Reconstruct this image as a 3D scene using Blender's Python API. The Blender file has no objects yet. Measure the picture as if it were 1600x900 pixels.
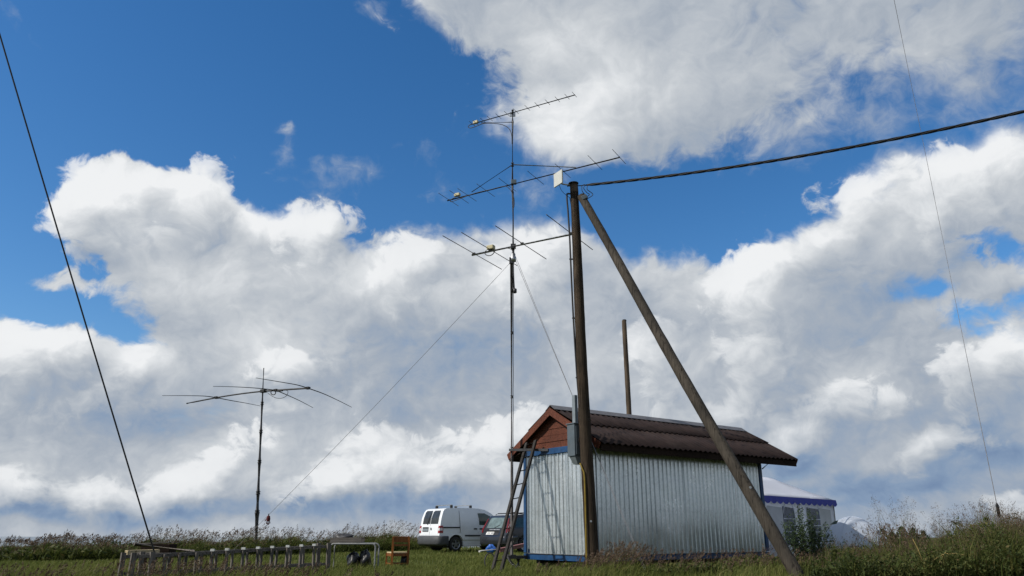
import bpy, bmesh, math, random
import numpy as np
from mathutils import Vector, Matrix
random.seed(7)
rng = np.random.default_rng(11)
R = math.radians
C = bpy.context.scene.collection
SC = bpy.context.scene

# ------------------------------------------------------------------ camera
EYE = 0.80                      # metres above the lawn: a low, crouched viewpoint
PITCH = R(17.8)
FPX = 1190.0                    # focal length in pixels of the 1600 px wide photograph
cam_d = bpy.data.cameras.new('camera')
cam_d.sensor_width = 36.0
cam_d.lens = 36.0 * FPX / 1600.0
cam_d.clip_start = 0.05
cam_d.clip_end = 5000.0
cam = bpy.data.objects.new('camera', cam_d)
C.objects.link(cam)
cam.location = (0, 0, EYE)
cam.rotation_euler = (R(90) + PITCH, 0, 0)
SC.camera = cam
SC.render.resolution_x, SC.render.resolution_y = 1024, 576

# ------------------------------------------------------------------ view
SC.view_settings.view_transform = 'Standard'
SC.view_settings.look = 'None'
SC.view_settings.exposure = 0.0
SC.view_settings.gamma = 1.0

# ------------------------------------------------------------------ sun
SUN_AZ, SUN_EL = R(-111.0), R(41.0)     # azimuth from +Y (the view) towards +X
SUN = Vector((math.sin(SUN_AZ) * math.cos(SUN_EL), math.cos(SUN_AZ) * math.cos(SUN_EL), math.sin(SUN_EL)))
sd = bpy.data.lights.new('sun', 'SUN')
sd.energy = 4.6
sd.angle = R(0.6)
sd.color = (1.0, 0.95, 0.87)
sun = bpy.data.objects.new('sun', sd)
C.objects.link(sun)
sun.rotation_euler = SUN.to_track_quat('Z', 'Y').to_euler()

# ------------------------------------------------------------------ world: blue sky with broken cumulus
def pix_dir(u, v):
    """azimuth and elevation of a pixel of the photograph"""
    dx, dy = (u - 800.0) / FPX, (450.0 - v) / FPX
    x, y, z = dx, math.cos(PITCH) - dy * math.sin(PITCH), math.sin(PITCH) + dy * math.cos(PITCH)
    return math.atan2(x, y), math.atan2(z, math.hypot(x, y))

AZ0, AZ1, EL0, EL1 = R(-44), R(44), R(-3), R(45)
NA, NE = 120, 66

def in_poly(px, py, poly):
    ins = np.zeros(px.shape, bool)
    n = len(poly)
    for i in range(n):
        x0, y0 = poly[i]
        x1, y1 = poly[(i + 1) % n]
        if y0 == y1:
            continue
        c = ((y0 > py) != (y1 > py)) & (px < (x1 - x0) * (py - y0) / (y1 - y0) + x0)
        ins ^= c
    return ins

def blur(a, s):
    k = np.exp(-0.5 * (np.arange(-9, 10) / s) ** 2)
    k /= k.sum()
    p = np.pad(a, 9, mode='edge')
    p = np.apply_along_axis(lambda m: np.convolve(m, k, 'valid'), 0, p)
    return np.apply_along_axis(lambda m: np.convolve(m, k, 'valid'), 1, p)

ga, ge = np.meshgrid(np.linspace(AZ0, AZ1, NA), np.linspace(EL0, EL1, NE))
gx, gy, gz = np.sin(ga) * np.cos(ge), np.cos(ga) * np.cos(ge), np.sin(ge)
fw = np.maximum(gy * math.cos(PITCH) + gz * math.sin(PITCH), 0.05)
GU = 800 + FPX * gx / fw
GV = 450 - FPX * (gz * math.cos(PITCH) - gy * math.sin(PITCH)) / fw

def field(base, ops):
    f = np.full(GU.shape, base, float)
    for op in ops:
        kind, val, soft, pts = op
        if kind == 'c':                            # heaps (u, v of the base, half width, height above, depth below)
            for (u, v, ru, ht, hb) in pts:
                dv = (GV - v)
                q = val - soft * (((GU - u) / ru) ** 2 + np.where(dv < 0, (dv / ht) ** 2, 0.9 * np.abs(dv) / hb))
                f = np.maximum(f, np.maximum(q, base))
            continue
        if kind == 'p':
            m = blur(in_poly(GU, GV, pts).astype(float), soft)
        else:                                  # 'e': ellipses (u, v, ru, rv)
            m = np.zeros(f.shape)
            for (u, v, ru, rv) in pts:
                m = np.maximum(m, np.exp(-(((GU - u) / ru) ** 2 + ((GV - v) / rv) ** 2) * soft))
        f = f * (1 - m) + val * m
    return f

F_COVER = field(-1.0, [
    # wide lower bank reaching from the left cumulus to the right edge
    ('p', 1.0, 1.0, [(-300, 500), (0, 492), (40, 508), (75, 500), (110, 488), (150, 512), (205, 538), (235, 534), (236, 500),
                     (185, 468), (168, 420), (155, 395), (100, 372), (84, 330), (84, 292), (150, 262), (186, 238), (215, 250), (262, 268),
                     (292, 252), (318, 275), (345, 300), (365, 318), (440, 330), (512, 326), (545, 342), (533, 372), (575, 392),
                     (640, 362), (700, 358), (762, 366), (800, 350), (850, 338), (900, 352), (950, 396), (1000, 418), (1045, 398),
                     (1090, 388), (1118, 420), (1150, 398), (1210, 366), (1232, 348), (1285, 345), (1300, 300), (1325, 268),
                     (1390, 250), (1450, 240), (1510, 236), (1560, 208), (1600, 190), (1900, 150), (1900, 1000), (-300, 1000)]),
    # upper right cloud
    ('p', 0.9, 1.6, [(655, -60), (668, 10), (700, 45), (735, 85), (770, 84), (800, 70), (812, 150), (800, 205), (822, 248),
                     (900, 262), (1000, 250), (1100, 236), (1180, 205), (1240, 150), (1290, 112), (1380, 100), (1450, 118),
                     (1500, 150), (1540, 108), (1700, 90), (1900, 60), (1900, -300), (645, -300)]),
    ('p', 0.25, 2.2, [(1020, 255), (1120, 272), (1250, 252), (1340, 205), (1480, 190), (1640, 160), (1640, 90), (1400, 105), (1280, 115), (1180, 190)]),
    ('e', -0.45, 1.0, [(1340, 135, 50, 26), (1450, 165, 45, 24), (1575, 130, 30, 26)]),
    ('e', -0.05, 1.0, [(785, 160, 28, 60), (830, 290, 40, 30)]),
    # small shreds in the blue
    ('e', 0.0, 1.0, [(460, 205, 24, 22), (452, 240, 14, 22)]),
    ('e', -0.28, 1.0, [(540, 268, 48, 34), (570, 0, 35, 10), (1160, 335, 28, 14), (700, 300, 20, 20)]),
    ('e', 0.55, 1.0, [(105, 436, 75, 16), (165, 444, 50, 18)]),
    # thin and open places in the right part of the bank
    ('e', -0.42, 1.0, [(1560, 388, 80, 40), (1450, 452, 80, 22), (1530, 490, 70, 34), (1590, 470, 45, 25)]),
    ('e', -0.1, 1.0, [(1080, 395, 50, 20), (640, 372, 60, 14)]),
])
F_SHADE = field(0.585, [
    ('e', 1.00, 1.0, [(180, 300, 110, 50), (300, 320, 60, 60), (500, 350, 40, 22), (430, 340, 80, 18), (230, 360, 90, 30)]),
    ('e', 0.80, 1.0, [(280, 430, 110, 50), (430, 540, 90, 60), (560, 440, 120, 40), (700, 470, 70, 40), (820, 420, 60, 50)]),
    ('e', 0.92, 1.0, [(440, 565, 50, 25), (60, 530, 90, 26), (200, 560, 60, 30), (780, 450, 40, 40)]),
    ('e', 0.40, 0.8, [(690, 560, 130, 70), (500, 620, 120, 40), (150, 640, 110, 36), (300, 660, 100, 30), (620, 620, 110, 40)]),
    ('e', 0.84, 1.2, [(130, 762, 48, 24), (300, 745, 60, 30), (30, 752, 40, 24), (340, 700, 70, 30), (600, 700, 70, 34),
                      (560, 740, 80, 26), (760, 690, 50, 34), (660, 720, 50, 30), (730, 740, 50, 24)]),
    ('e', 0.16, 1.0, [(60, 790, 150, 18), (250, 795, 150, 22), (480, 785, 130, 22), (650, 780, 120, 22)]),
    ('e', 0.62, 1.0, [(60, 822, 120, 12), (300, 825, 160, 10)]),
    # upper right
    ('e', 0.86, 0.9, [(900, 190, 90, 70), (880, 60, 90, 60), (960, 120, 80, 60)]),
    ('e', 0.56, 0.9, [(1120, 50, 110, 70), (1320, 40, 120, 50), (1150, 190, 110, 50), (1540, 40, 90, 40)]),
    # right bank
    ('e', 0.92, 1.0, [(1330, 290, 70, 36), (1180, 400, 60, 30), (1480, 260, 80, 26), (1570, 225, 60, 30), (1150, 450, 60, 34), (1570, 545, 60, 26)]),
    ('e', 0.76, 1.0, [(1290, 370, 80, 40), (1400, 330, 80, 50), (1520, 310, 70, 40), (1080, 470, 60, 36), (1040, 560, 60, 40)]),
    ('e', 0.42, 0.9, [(1350, 470, 110, 34), (1250, 520, 90, 36), (1440, 570, 80, 36), (1260, 640, 120, 40), (1500, 640, 100, 40)]),
    ('e', 0.70, 1.0, [(1180, 560, 50, 50), (1350, 600, 60, 30), (1550, 600, 60, 30), (1130, 640, 40, 40)]),
    ('e', 0.20, 0.9, [(1400, 760, 200, 40), (1540, 700, 100, 30), (1250, 720, 80, 30)]),
    ('e', 0.60, 1.0, [(1450, 690, 70, 18), (1540, 780, 60, 14), (1360, 720, 50, 16)]),
])
F_FRONT = field(-1.0, [
    ('c', 0.9, 1.0, [(130, 768, 85, 32, 40), (25, 765, 90, 34, 44), (235, 780, 70, 24, 34), (310, 762, 90, 44, 40), (345, 728, 50, 40, 44), (455, 764, 60, 30, 34),
                     (605, 735, 105, 74, 66), (530, 750, 65, 40, 44), (690, 745, 55, 50, 50), (770, 725, 90, 76, 66), (720, 748, 60, 46, 46), (835, 690, 60, 56, 60),
                     (50, 560, 130, 66, 110), (190, 590, 95, 62, 90), (450, 575, 75, 40, 70), (400, 682, 50, 26, 40),
                     (1035, 550, 60, 70, 90), (1165, 440, 95, 62, 120), (1175, 565, 75, 60, 80), (1130, 650, 60, 34, 50), (1345, 640, 100, 46, 50), (1570, 575, 120, 64, 70),
                     (1450, 695, 90, 34, 40), (1250, 685, 70, 38, 44), (1580, 785, 80, 26, 30), (1340, 310, 95, 52, 120), (1500, 285, 130, 62, 110),
                     (180, 320, 110, 70, 110), (310, 330, 70, 84, 100), (490, 370, 80, 50, 80), (850, 430, 75, 80, 110), (640, 420, 80, 50, 80)]),
])
WARP1, WARP2 = 0.050, 0.018
EDGE_B, EDGE_P, HARD0, HARD1 = 1.3, 2.0, 0.20, 0.85
REL_B, REL_P, SOFT_K = 0.60, 0.32, 0.36
FRONT_EDGE, FRONT_LO, FRONT_A, MAC_C, MAC_F, MACRO_SHIFT = 1.7, 0.27, 0.80, 0.18, 0.28, (-0.013, 0.036, 0.0)
SKY_HUE, SKY_SAT, SKY_VAL = 0.502, 1.30, 1.28
CLOUD_STOPS = [(0.05, (0.13, 0.21, 0.37)), (0.30, (0.24, 0.33, 0.47)), (0.50, (0.38, 0.43, 0.50)), (0.70, (0.55, 0.585, 0.625)), (0.88, (0.74, 0.765, 0.79)), (1.0, (0.87, 0.885, 0.90))]


def curve_lookup(nt, vec_out, F, rank):
    """F(az, el) as a sum of products of 1-D curves of azimuth and elevation"""
    U, S, Vt = np.linalg.svd(F, full_matrices=False)
    r = rank
    A = (Vt[:r].T * np.sqrt(S[:r]))            # az curves
    B = (U[:, :r] * np.sqrt(S[:r]))            # el curves
    sep = nt.nodes.new('ShaderNodeSeparateXYZ')
    nt.links.new(vec_out, sep.inputs[0])
    total = None
    for k in range(0, r, 3):
        outs = []
        for (axis, M) in ((0, A), (1, B)):
            cn = nt.nodes.new('ShaderNodeRGBCurve')
            cm = cn.mapping
            cm.use_clip = False
            lo, sc = [], []
            for ch in range(3):
                col = M[:, k + ch] if k + ch < r else np.zeros(M.shape[0])
                a, b = col.min(), col.max()
                b = max(b, a + 1e-6)
                lo.append(a); sc.append(b - a)
                cv = cm.curves[ch]
                n = len(col)
                pts = cv.points
                pts[0].location = (0.0, (col[0] - a) / (b - a))
                pts[1].location = (1.0, (col[-1] - a) / (b - a))
                for i in range(1, n - 1):
                    pts.new(i / (n - 1), (col[i] - a) / (b - a))
                for p_ in pts:
                    p_.handle_type = 'VECTOR'
            cm.update()
            nt.links.new(sep.outputs[axis], cn.inputs['Color'])
            ma = nt.nodes.new('ShaderNodeVectorMath')
            ma.operation = 'MULTIPLY_ADD'
            nt.links.new(cn.outputs[0], ma.inputs[0])
            ma.inputs[1].default_value = sc
            ma.inputs[2].default_value = lo
            outs.append(ma.outputs[0])
        dt = nt.nodes.new('ShaderNodeVectorMath')
        dt.operation = 'DOT_PRODUCT'
        nt.links.new(outs[0], dt.inputs[0]); nt.links.new(outs[1], dt.inputs[1])
        if total is None:
            total = dt.outputs['Value']
        else:
            ad = nt.nodes.new('ShaderNodeMath'); ad.operation = 'ADD'
            nt.links.new(total, ad.inputs[0]); nt.links.new(dt.outputs['Value'], ad.inputs[1])
            total = ad.outputs[0]
    return total

world = bpy.data.worlds.new('World')
SC.world = world
world.use_nodes = True
wt = world.node_tree
for n_ in list(wt.nodes):
    wt.nodes.remove(n_)
def WN(t, **kw):
    n = wt.nodes.new(t)
    for k, v in kw.items():
        setattr(n, k, v)
    return n
def WL(a, b): wt.links.new(a, b)
def wmath(op, a, b=None, c=None, clamp=False):
    n = WN('ShaderNodeMath', operation=op)
    n.use_clamp = clamp
    for i, x in enumerate((a, b, c)):
        if x is None: continue
        if isinstance(x, (int, float)): n.inputs[i].default_value = x
        else: WL(x, n.inputs[i])
    return n.outputs[0]
def wvec(op, a, b=None, s=None):
    n = WN('ShaderNodeVectorMath', operation=op)
    for i, x in enumerate((a, b)):
        if x is None: continue
        if isinstance(x, (tuple, list, Vector)): n.inputs[i].default_value = x
        else: WL(x, n.inputs[i])
    if s is not None: n.inputs['Scale'].default_value = s
    return n.outputs[0]
def wnoise(vec, scale, detail, rough, dist=0.0, kind='FBM', lac=2.0):
    n = WN('ShaderNodeTexNoise', noise_dimensions='3D', noise_type=kind)
    n.normalize = True
    WL(vec, n.inputs['Vector'])
    n.inputs['Scale'].default_value = scale
    n.inputs['Detail'].default_value = detail
    n.inputs['Roughness'].default_value = rough
    n.inputs['Lacunarity'].default_value = lac
    n.inputs['Distortion'].default_value = dist
    return n
def wrange(x, a, b, c, d, smooth=False):
    n = WN('ShaderNodeMapRange')
    n.interpolation_type = 'SMOOTHSTEP' if smooth else 'LINEAR'
    WL(x, n.inputs[0])
    for i, q in enumerate((a, b, c, d)): n.inputs[1 + i].default_value = q
    return n.outputs[0]
def wmix(f, a, b):
    n = WN('ShaderNodeMix', data_type='RGBA')
    if isinstance(f, (int, float)): n.inputs[0].default_value = f
    else: WL(f, n.inputs[0])
    for i, x in ((6, a), (7, b)):
        if isinstance(x, (tuple, list)): n.inputs[i].default_value = (*x, 1)
        else: WL(x, n.inputs[i])
    return n.outputs[2]

SKY_K = 0.10                                   # background strength
sky = WN('ShaderNodeTexSky', sky_type='NISHITA')
sky.sun_disc = False
sky.sun_elevation = SUN_EL
sky.sun_rotation = SUN_AZ
sky.altitude = 50
sky.air_density = 1.0
sky.dust_density = 0.3
sky.ozone_density = 3.0

tc = WN('ShaderNodeTexCoord')
dirv = wvec('NORMALIZE', tc.outputs['Generated'])
# cloud noise lives on a flattened dome so far clouds bunch up towards the horizon
sp = WN('ShaderNodeSeparateXYZ'); WL(dirv, sp.inputs[0])
zc = wmath('MAXIMUM', sp.outputs[2], -0.02)
den = wmath('ADD', wmath('MULTIPLY', zc, 0.30), 0.70)
flat = WN('ShaderNodeCombineXYZ')
WL(wmath('DIVIDE', sp.outputs[0], den), flat.inputs[0])
WL(wmath('DIVIDE', sp.outputs[1], den), flat.inputs[1])
WL(wmath('DIVIDE', wmath('MULTIPLY', zc, 1.15), den), flat.inputs[2])
cp = flat.outputs[0]

# warp the look-up direction so that the outlines of the cloud masses break up
w1 = wvec('SUBTRACT', wnoise(cp, 5.0, 4.0, 0.6).outputs['Color'], (0.5, 0.5, 0.5))
w2 = wvec('SUBTRACT', wnoise(cp, 22.0, 3.0, 0.6).outputs['Color'], (0.5, 0.5, 0.5))
wd = wvec('ADD', wvec('SCALE', w1, s=WARP1), wvec('SCALE', w2, s=WARP2))
wdir = wvec('NORMALIZE', wvec('ADD', dirv, wd))
sw = WN('ShaderNodeSeparateXYZ'); WL(wdir, sw.inputs[0])
az = wmath('ARCTAN2', sw.outputs[0], sw.outputs[1])
el = wmath('ARCSINE', sw.outputs[2])
uu = wrange(az, AZ0, AZ1, 0, 1)
vv = wrange(el, EL0, EL1, 0, 1)
uv = WN('ShaderNodeCombineXYZ'); WL(uu, uv.inputs[0]); WL(vv, uv.inputs[1])
def shifted(F):                                # the same field a step nearer the sun
    j = np.clip(np.arange(NE) + int(round(MACRO_SHIFT[1] * NE)), 0, NE - 1)
    i = np.clip(np.arange(NA) + int(round(MACRO_SHIFT[0] * NA)), 0, NA - 1)
    return F[j][:, i]
cover = curve_lookup(wt, uv.outputs[0], F_COVER, 21)
shade = curve_lookup(wt, uv.outputs[0], F_SHADE + MAC_C * np.clip(F_COVER - shifted(F_COVER), -0.5, 1), 21)
front = curve_lookup(wt, uv.outputs[0], F_FRONT, 27)
macf = curve_lookup(wt, uv.outputs[0], F_FRONT - shifted(F_FRONT), 21)
# beyond the measured part of the sky the cover goes on as the same broken cumulus
aabs = wmath('ABSOLUTE', az)
inside = wmath('MULTIPLY', wrange(aabs, R(36), R(43), 1, 0, True), wrange(el, R(39), R(44), 1, 0, True))
gen = wmath('MULTIPLY_ADD', wnoise(cp, 2.2, 2.0, 0.5).outputs['Fac'], 7.0, -3.2)
gen = wmath('MINIMUM', wmath('MAXIMUM', gen, -1.0), 1.0)
gen = wmath('MAXIMUM', gen, wrange(el, R(3), R(16), 0.9, -1.0))
macf = wmath('MULTIPLY', macf, inside)
mixc = WN('ShaderNodeMix', data_type='FLOAT'); WL(inside, mixc.inputs[0]); WL(gen, mixc.inputs[2]); WL(cover, mixc.inputs[3])
mixs = WN('ShaderNodeMix', data_type='FLOAT'); WL(inside, mixs.inputs[0]); mixs.inputs[2].default_value = 0.56; WL(shade, mixs.inputs[3])
mixf = WN('ShaderNodeMix', data_type='FLOAT'); WL(inside, mixf.inputs[0]); WL(wmath('SUBTRACT', gen, 0.9), mixf.inputs[2]); WL(front, mixf.inputs[3])
cover, shade, front = mixc.outputs[0], mixs.outputs[0], mixf.outputs[0]

# billows: rounded cells and fractal noise, read here and again a step nearer the sun for relief
SUNT = (-0.70, 0.10, 0.70)
def cells(v, scale, det, rough):
    vo = WN('ShaderNodeTexVoronoi', feature='F1', distance='EUCLIDEAN')
    vo.normalize = True
    WL(v, vo.inputs['Vector'])
    vo.inputs['Scale'].default_value = scale
    vo.inputs['Detail'].default_value = det
    vo.inputs['Roughness'].default_value = rough
    return wmath('SUBTRACT', 0.6, vo.outputs['Distance'])
cpw = wvec('ADD', cp, wvec('SCALE', wvec('SUBTRACT', wnoise(cp, 9.0, 3.0, 0.55).outputs['Color'], (0.5, 0.5, 0.5)), s=0.10))
def body(v):                                    # big heaps of a cloud
    return wmath('MULTIPLY_ADD', cells(v, 6.0, 1.0, 0.5), 0.25, wnoise(v, 5.0, 3.0, 0.5).outputs['Fac'])
def puff(v):                                    # the small knobs on them
    return wmath('MULTIPLY_ADD', cells(v, 19.0, 1.0, 0.5), 0.30, wnoise(v, 21.0, 6.0, 0.60).outputs['Fac'])
B0 = body(cpw); B1 = body(wvec('ADD', cpw, tuple(0.045 * q for q in SUNT)))
P0 = puff(cpw); P1 = puff(wvec('ADD', cpw, tuple(0.016 * q for q in SUNT)))
wisp = wnoise(cp, 3.0, 2.0, 0.5).outputs['Fac']
edge = wmath('ADD', wmath('MULTIPLY', wmath('SUBTRACT', B0, 0.56), EDGE_B), wmath('MULTIPLY', wmath('SUBTRACT', P0, 0.62), EDGE_P))
dens = wmath('ADD', cover, edge)
hard = wrange(wisp, 0.38, 0.62, HARD0, HARD1)
alpha = WN('ShaderNodeMapRange'); alpha.interpolation_type = 'SMOOTHSTEP'
WL(dens, alpha.inputs[0])
WL(wmath('MULTIPLY', hard, -1.0), alpha.inputs[1]); WL(hard, alpha.inputs[2])
alpha = alpha.outputs[0]
relief = wmath('ADD', wmath('MULTIPLY', wmath('SUBTRACT', B0, B1), REL_B), wmath('MULTIPLY', wmath('SUBTRACT', P0, P1), REL_P))
soft = wmath('MULTIPLY', wmath('SUBTRACT', wnoise(cp, 4.5, 4.0, 0.5, 0.2).outputs['Fac'], 0.5), SOFT_K)
lum = wmath('ADD', wmath('ADD', shade, relief), soft)
densf = wmath('ADD', front, wmath('MULTIPLY', edge, FRONT_EDGE))
alphaf = wrange(densf, -0.22, 0.36, 0, FRONT_A, True)
macf_n = wmath('ADD', macf, wmath('MULTIPLY', wmath('SUBTRACT', B0, B1), 1.2))
lumf = wmath('ADD', wmath('ADD', wmath('ADD', wmath('MULTIPLY', shade, 0.6), FRONT_LO), wmath('MULTIPLY', relief, 1.5)), wmath('ADD', wmath('MULTIPLY', soft, 0.6), wrange(macf_n, -0.5, 1.0, -0.14, MAC_F)))
def cloud_colour(lum):
    cr = WN('ShaderNodeValToRGB')
    WL(lum, cr.inputs[0])
    stops = CLOUD_STOPS
    cr.color_ramp.elements[0].position = stops[0][0]; cr.color_ramp.elements[0].color = (*stops[0][1], 1)
    cr.color_ramp.elements[1].position = stops[-1][0]; cr.color_ramp.elements[1].color = (*stops[-1][1], 1)
    for p_, c_ in stops[1:-1]:
        e_ = cr.color_ramp.elements.new(p_); e_.color = (*c_, 1)
    return cr.outputs[0]
cloud = wvec('SCALE', cloud_colour(lum), s=1.0 / SKY_K)
cloudf = wvec('SCALE', cloud_colour(lumf), s=1.0 / SKY_K)
skyc = WN('ShaderNodeHueSaturation')
skyc.inputs['Hue'].default_value = SKY_HUE
skyc.inputs['Saturation'].default_value = SKY_SAT
skyc.inputs['Value'].default_value = SKY_VAL
WL(sky.outputs[0], skyc.inputs['Color'])
bg = WN('ShaderNodeBackground')
bg.inputs['Strength'].default_value = SKY_K
WL(wmix(alphaf, wmix(alpha, skyc.outputs[0], cloud), cloudf), bg.inputs['Color'])
wo = WN('ShaderNodeOutputWorld')
WL(bg.outputs[0], wo.inputs[0])
world.cycles.sampling_method = 'MANUAL'
world.cycles.sample_map_resolution = 512

# ================================================================== helpers
def ray(u, v):
    dx, dy = (u - 800.0) / FPX, (450.0 - v) / FPX
    return Vector((dx, math.cos(PITCH) - dy * math.sin(PITCH), math.sin(PITCH) + dy * math.cos(PITCH)))
EYEV = Vector((0, 0, EYE))
def at_y(u, v, Y):
    d = ray(u, v); return EYEV + d * (Y / d.y)
def on_z(u, v, z=0.0):
    d = ray(u, v); return EYEV + d * ((z - EYE) / d.z)
def on_plane(u, v, p, n):
    d = ray(u, v); return EYEV + d * ((Vector(p) - EYEV).dot(n) / d.dot(n))

def frame(d):
    d = d.normalized()
    a = Vector((0, 0, 1)) if abs(d.z) < 0.95 else Vector((1, 0, 0))
    s = d.cross(a).normalized()
    return d, s, s.cross(d).normalized()

class MB:
    def __init__(self): self.v, self.f, self.sm = [], [], []
    def add(self, vs, fs, smooth=False):
        o = len(self.v)
        self.v += [tuple(x) for x in vs]
        self.f += [tuple(i + o for i in f) for f in fs]
        self.sm += [smooth] * len(fs)
        return self
    def box(self, c, s, M=None):
        c = Vector(c); hx, hy, hz = s[0] / 2, s[1] / 2, s[2] / 2
        vs = [Vector((x, y, z)) for x in (-hx, hx) for y in (-hy, hy) for z in (-hz, hz)]
        if M is not None: vs = [M @ q for q in vs]
        return self.add([c + q for q in vs], [(0, 1, 3, 2), (4, 6, 7, 5), (0, 4, 5, 1), (2, 3, 7, 6), (0, 2, 6, 4), (1, 5, 7, 3)])
    def bar(self, a, b, w, h, up=(0, 0, 1)):
        """a rectangular bar from a to b: w sideways, h along up"""
        a, b = Vector(a), Vector(b)
        d = (b - a).normalized(); s = d.cross(Vector(up))
        s = (s if s.length > 1e-4 else d.cross(Vector((1, 0, 0)))).normalized(); t = s.cross(d)
        vs = [p + s * i * w / 2 + t * j * h / 2 for p in (a, b) for i, j in ((-1, -1), (1, -1), (1, 1), (-1, 1))]
        return self.add(vs, [(3, 2, 1, 0), (4, 5, 6, 7)] + [(i, (i + 1) % 4, (i + 1) % 4 + 4, i + 4) for i in range(4)])
    def tube(self, pts, r, n=8, cap=True):
        pts = [Vector(p) for p in pts]
        rs = r if isinstance(r, (list, tuple)) else [r] * len(pts)
        vs, fs = [], []
        s = None
        for i, p in enumerate(pts):
            d = (pts[min(i + 1, len(pts) - 1)] - pts[max(i - 1, 0)]).normalized()
            if s is None: d, s, t = frame(d)
            else:
                s = s - d * s.dot(d)
                s = s.normalized() if s.length > 1e-6 else frame(d)[1]
                t = d.cross(s)
            for k in range(n):
                a = 2 * math.pi * k / n
                vs.append(p + (s * math.cos(a) + t * math.sin(a)) * rs[i])
        m = len(pts)
        for i in range(m - 1):
            for k in range(n):
                k2 = (k + 1) % n
                fs.append((i * n + k, i * n + k2, (i + 1) * n + k2, (i + 1) * n + k))
        self.add(vs, fs, True)
        if cap:
            self.add(vs[:n], [tuple(reversed(range(n)))]); self.add(vs[-n:], [tuple(range(n))])
        return self
    def prism(self, poly, M, depth):
        """poly in the local xy plane, extruded from z=0 to z=depth, placed by M"""
        n = len(poly)
        vs = [M @ Vector((x, y, z)) for z in (0, depth) for x, y in poly]
        return self.add(vs, [tuple(reversed(range(n))), tuple(range(n, 2 * n))] + [(i, (i + 1) % n, (i + 1) % n + n, i + n) for i in range(n)])
    def build(self, name, mat, parent=None, world=True, bevel=0.0, seg=2):
        me = bpy.data.meshes.new(name)
        me.from_pydata(self.v, [], self.f)
        me.polygons.foreach_set('use_smooth', self.sm)
        me.update()
        return link(name, me, mat, parent, world, bevel, seg)

def link(name, me, mat, parent=None, world=True, bevel=0.0, seg=2):
    o = bpy.data.objects.new(name, me)
    C.objects.link(o)
    if mat is not None and not me.materials: me.materials.append(mat)
    if parent is not None:
        o.parent = parent
        if world:
            root = parent
            while root.parent is not None: root = root.parent
            if root is parent and parent.type == 'EMPTY':
                o.matrix_parent_inverse = Matrix.LocRotScale(root.location, root.rotation_euler, None).inverted()
    if bevel:
        b = o.modifiers.new('bevel', 'BEVEL'); b.width = bevel; b.segments = seg; b.limit_method = 'ANGLE'; b.angle_limit = R(35)
    return o

def tag(o, label=None, cat=None, group=None, kind=None):
    if label: o['label'] = label
    if cat: o['category'] = cat
    if group: o['group'] = group
    if kind: o['kind'] = kind
    return o
def thing(name, label, cat, loc=(0, 0, 0), rz=0.0, group=None):
    o = bpy.data.objects.new(name, None)
    C.objects.link(o); o.location = loc; o.rotation_euler = (0, 0, rz)
    o.empty_display_size = 0.2
    return tag(o, label, cat, group)
def copy_tree(o, parent=None):
    c = o.copy(); C.objects.link(c); c.parent = parent
    if parent is not None: c.matrix_parent_inverse = o.matrix_parent_inverse.copy()
    for ch in list(o.children): copy_tree(ch, c)
    return c
def np_mesh(name, V, F, mat, tint=None, parent=None, smooth=False):
    """one mesh from numpy arrays: V (n,3); F (m,3) or (m,4)"""
    me = bpy.data.meshes.new(name)
    V = np.asarray(V, np.float32); F = np.asarray(F, np.int32)
    m, k = F.shape
    me.vertices.add(len(V)); me.vertices.foreach_set('co', V.ravel())
    me.loops.add(m * k); me.loops.foreach_set('vertex_index', F.ravel())
    me.polygons.add(m)
    me.polygons.foreach_set('loop_start', np.arange(0, m * k, k, dtype=np.int32))
    me.polygons.foreach_set('loop_total', np.full(m, k, np.int32))
    if smooth: me.polygons.foreach_set('use_smooth', np.ones(m, bool))
    if tint is not None:
        at = me.attributes.new('tint', 'FLOAT', 'POINT'); at.data.foreach_set('value', np.asarray(tint, np.float32))
    me.update(calc_edges=True)
    return link(name, me, mat, parent)

# ------------------------------------------------------------------ materials
def new_mat(name):
    m = bpy.data.materials.new(name); m.use_nodes = True
    nt = m.node_tree
    return m, nt, nt.nodes['Principled BSDF']
def mnode(nt, t, **kw):
    n = nt.nodes.new(t)
    for k, v in kw.items(): setattr(n, k, v)
    return n
def coords(nt, scale=(1, 1, 1), src='Object'):
    tc = mnode(nt, 'ShaderNodeTexCoord'); mp = mnode(nt, 'ShaderNodeMapping')
    mp.inputs['Scale'].default_value = scale
    nt.links.new(tc.outputs[src], mp.inputs[0]); return mp.outputs[0]
def mnoise(nt, vec, scale, detail=4, rough=0.55):
    n = mnode(nt, 'ShaderNodeTexNoise'); nt.links.new(vec, n.inputs['Vector'])
    n.inputs['Scale'].default_value = scale; n.inputs['Detail'].default_value = detail; n.inputs['Roughness'].default_value = rough
    return n.outputs['Fac']
def ramp(nt, fac, stops):
    r = mnode(nt, 'ShaderNodeValToRGB'); nt.links.new(fac, r.inputs[0])
    e = r.color_ramp.elements
    e[0].position, e[0].color = stops[0][0], (*stops[0][1], 1)
    e[1].position, e[1].color = stops[-1][0], (*stops[-1][1], 1)
    for p, c in stops[1:-1]:
        q = e.new(p); q.color = (*c, 1)
    return r.outputs[0]
def mul(c, k): return tuple(min(1.0, x * k) for x in c)
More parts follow.
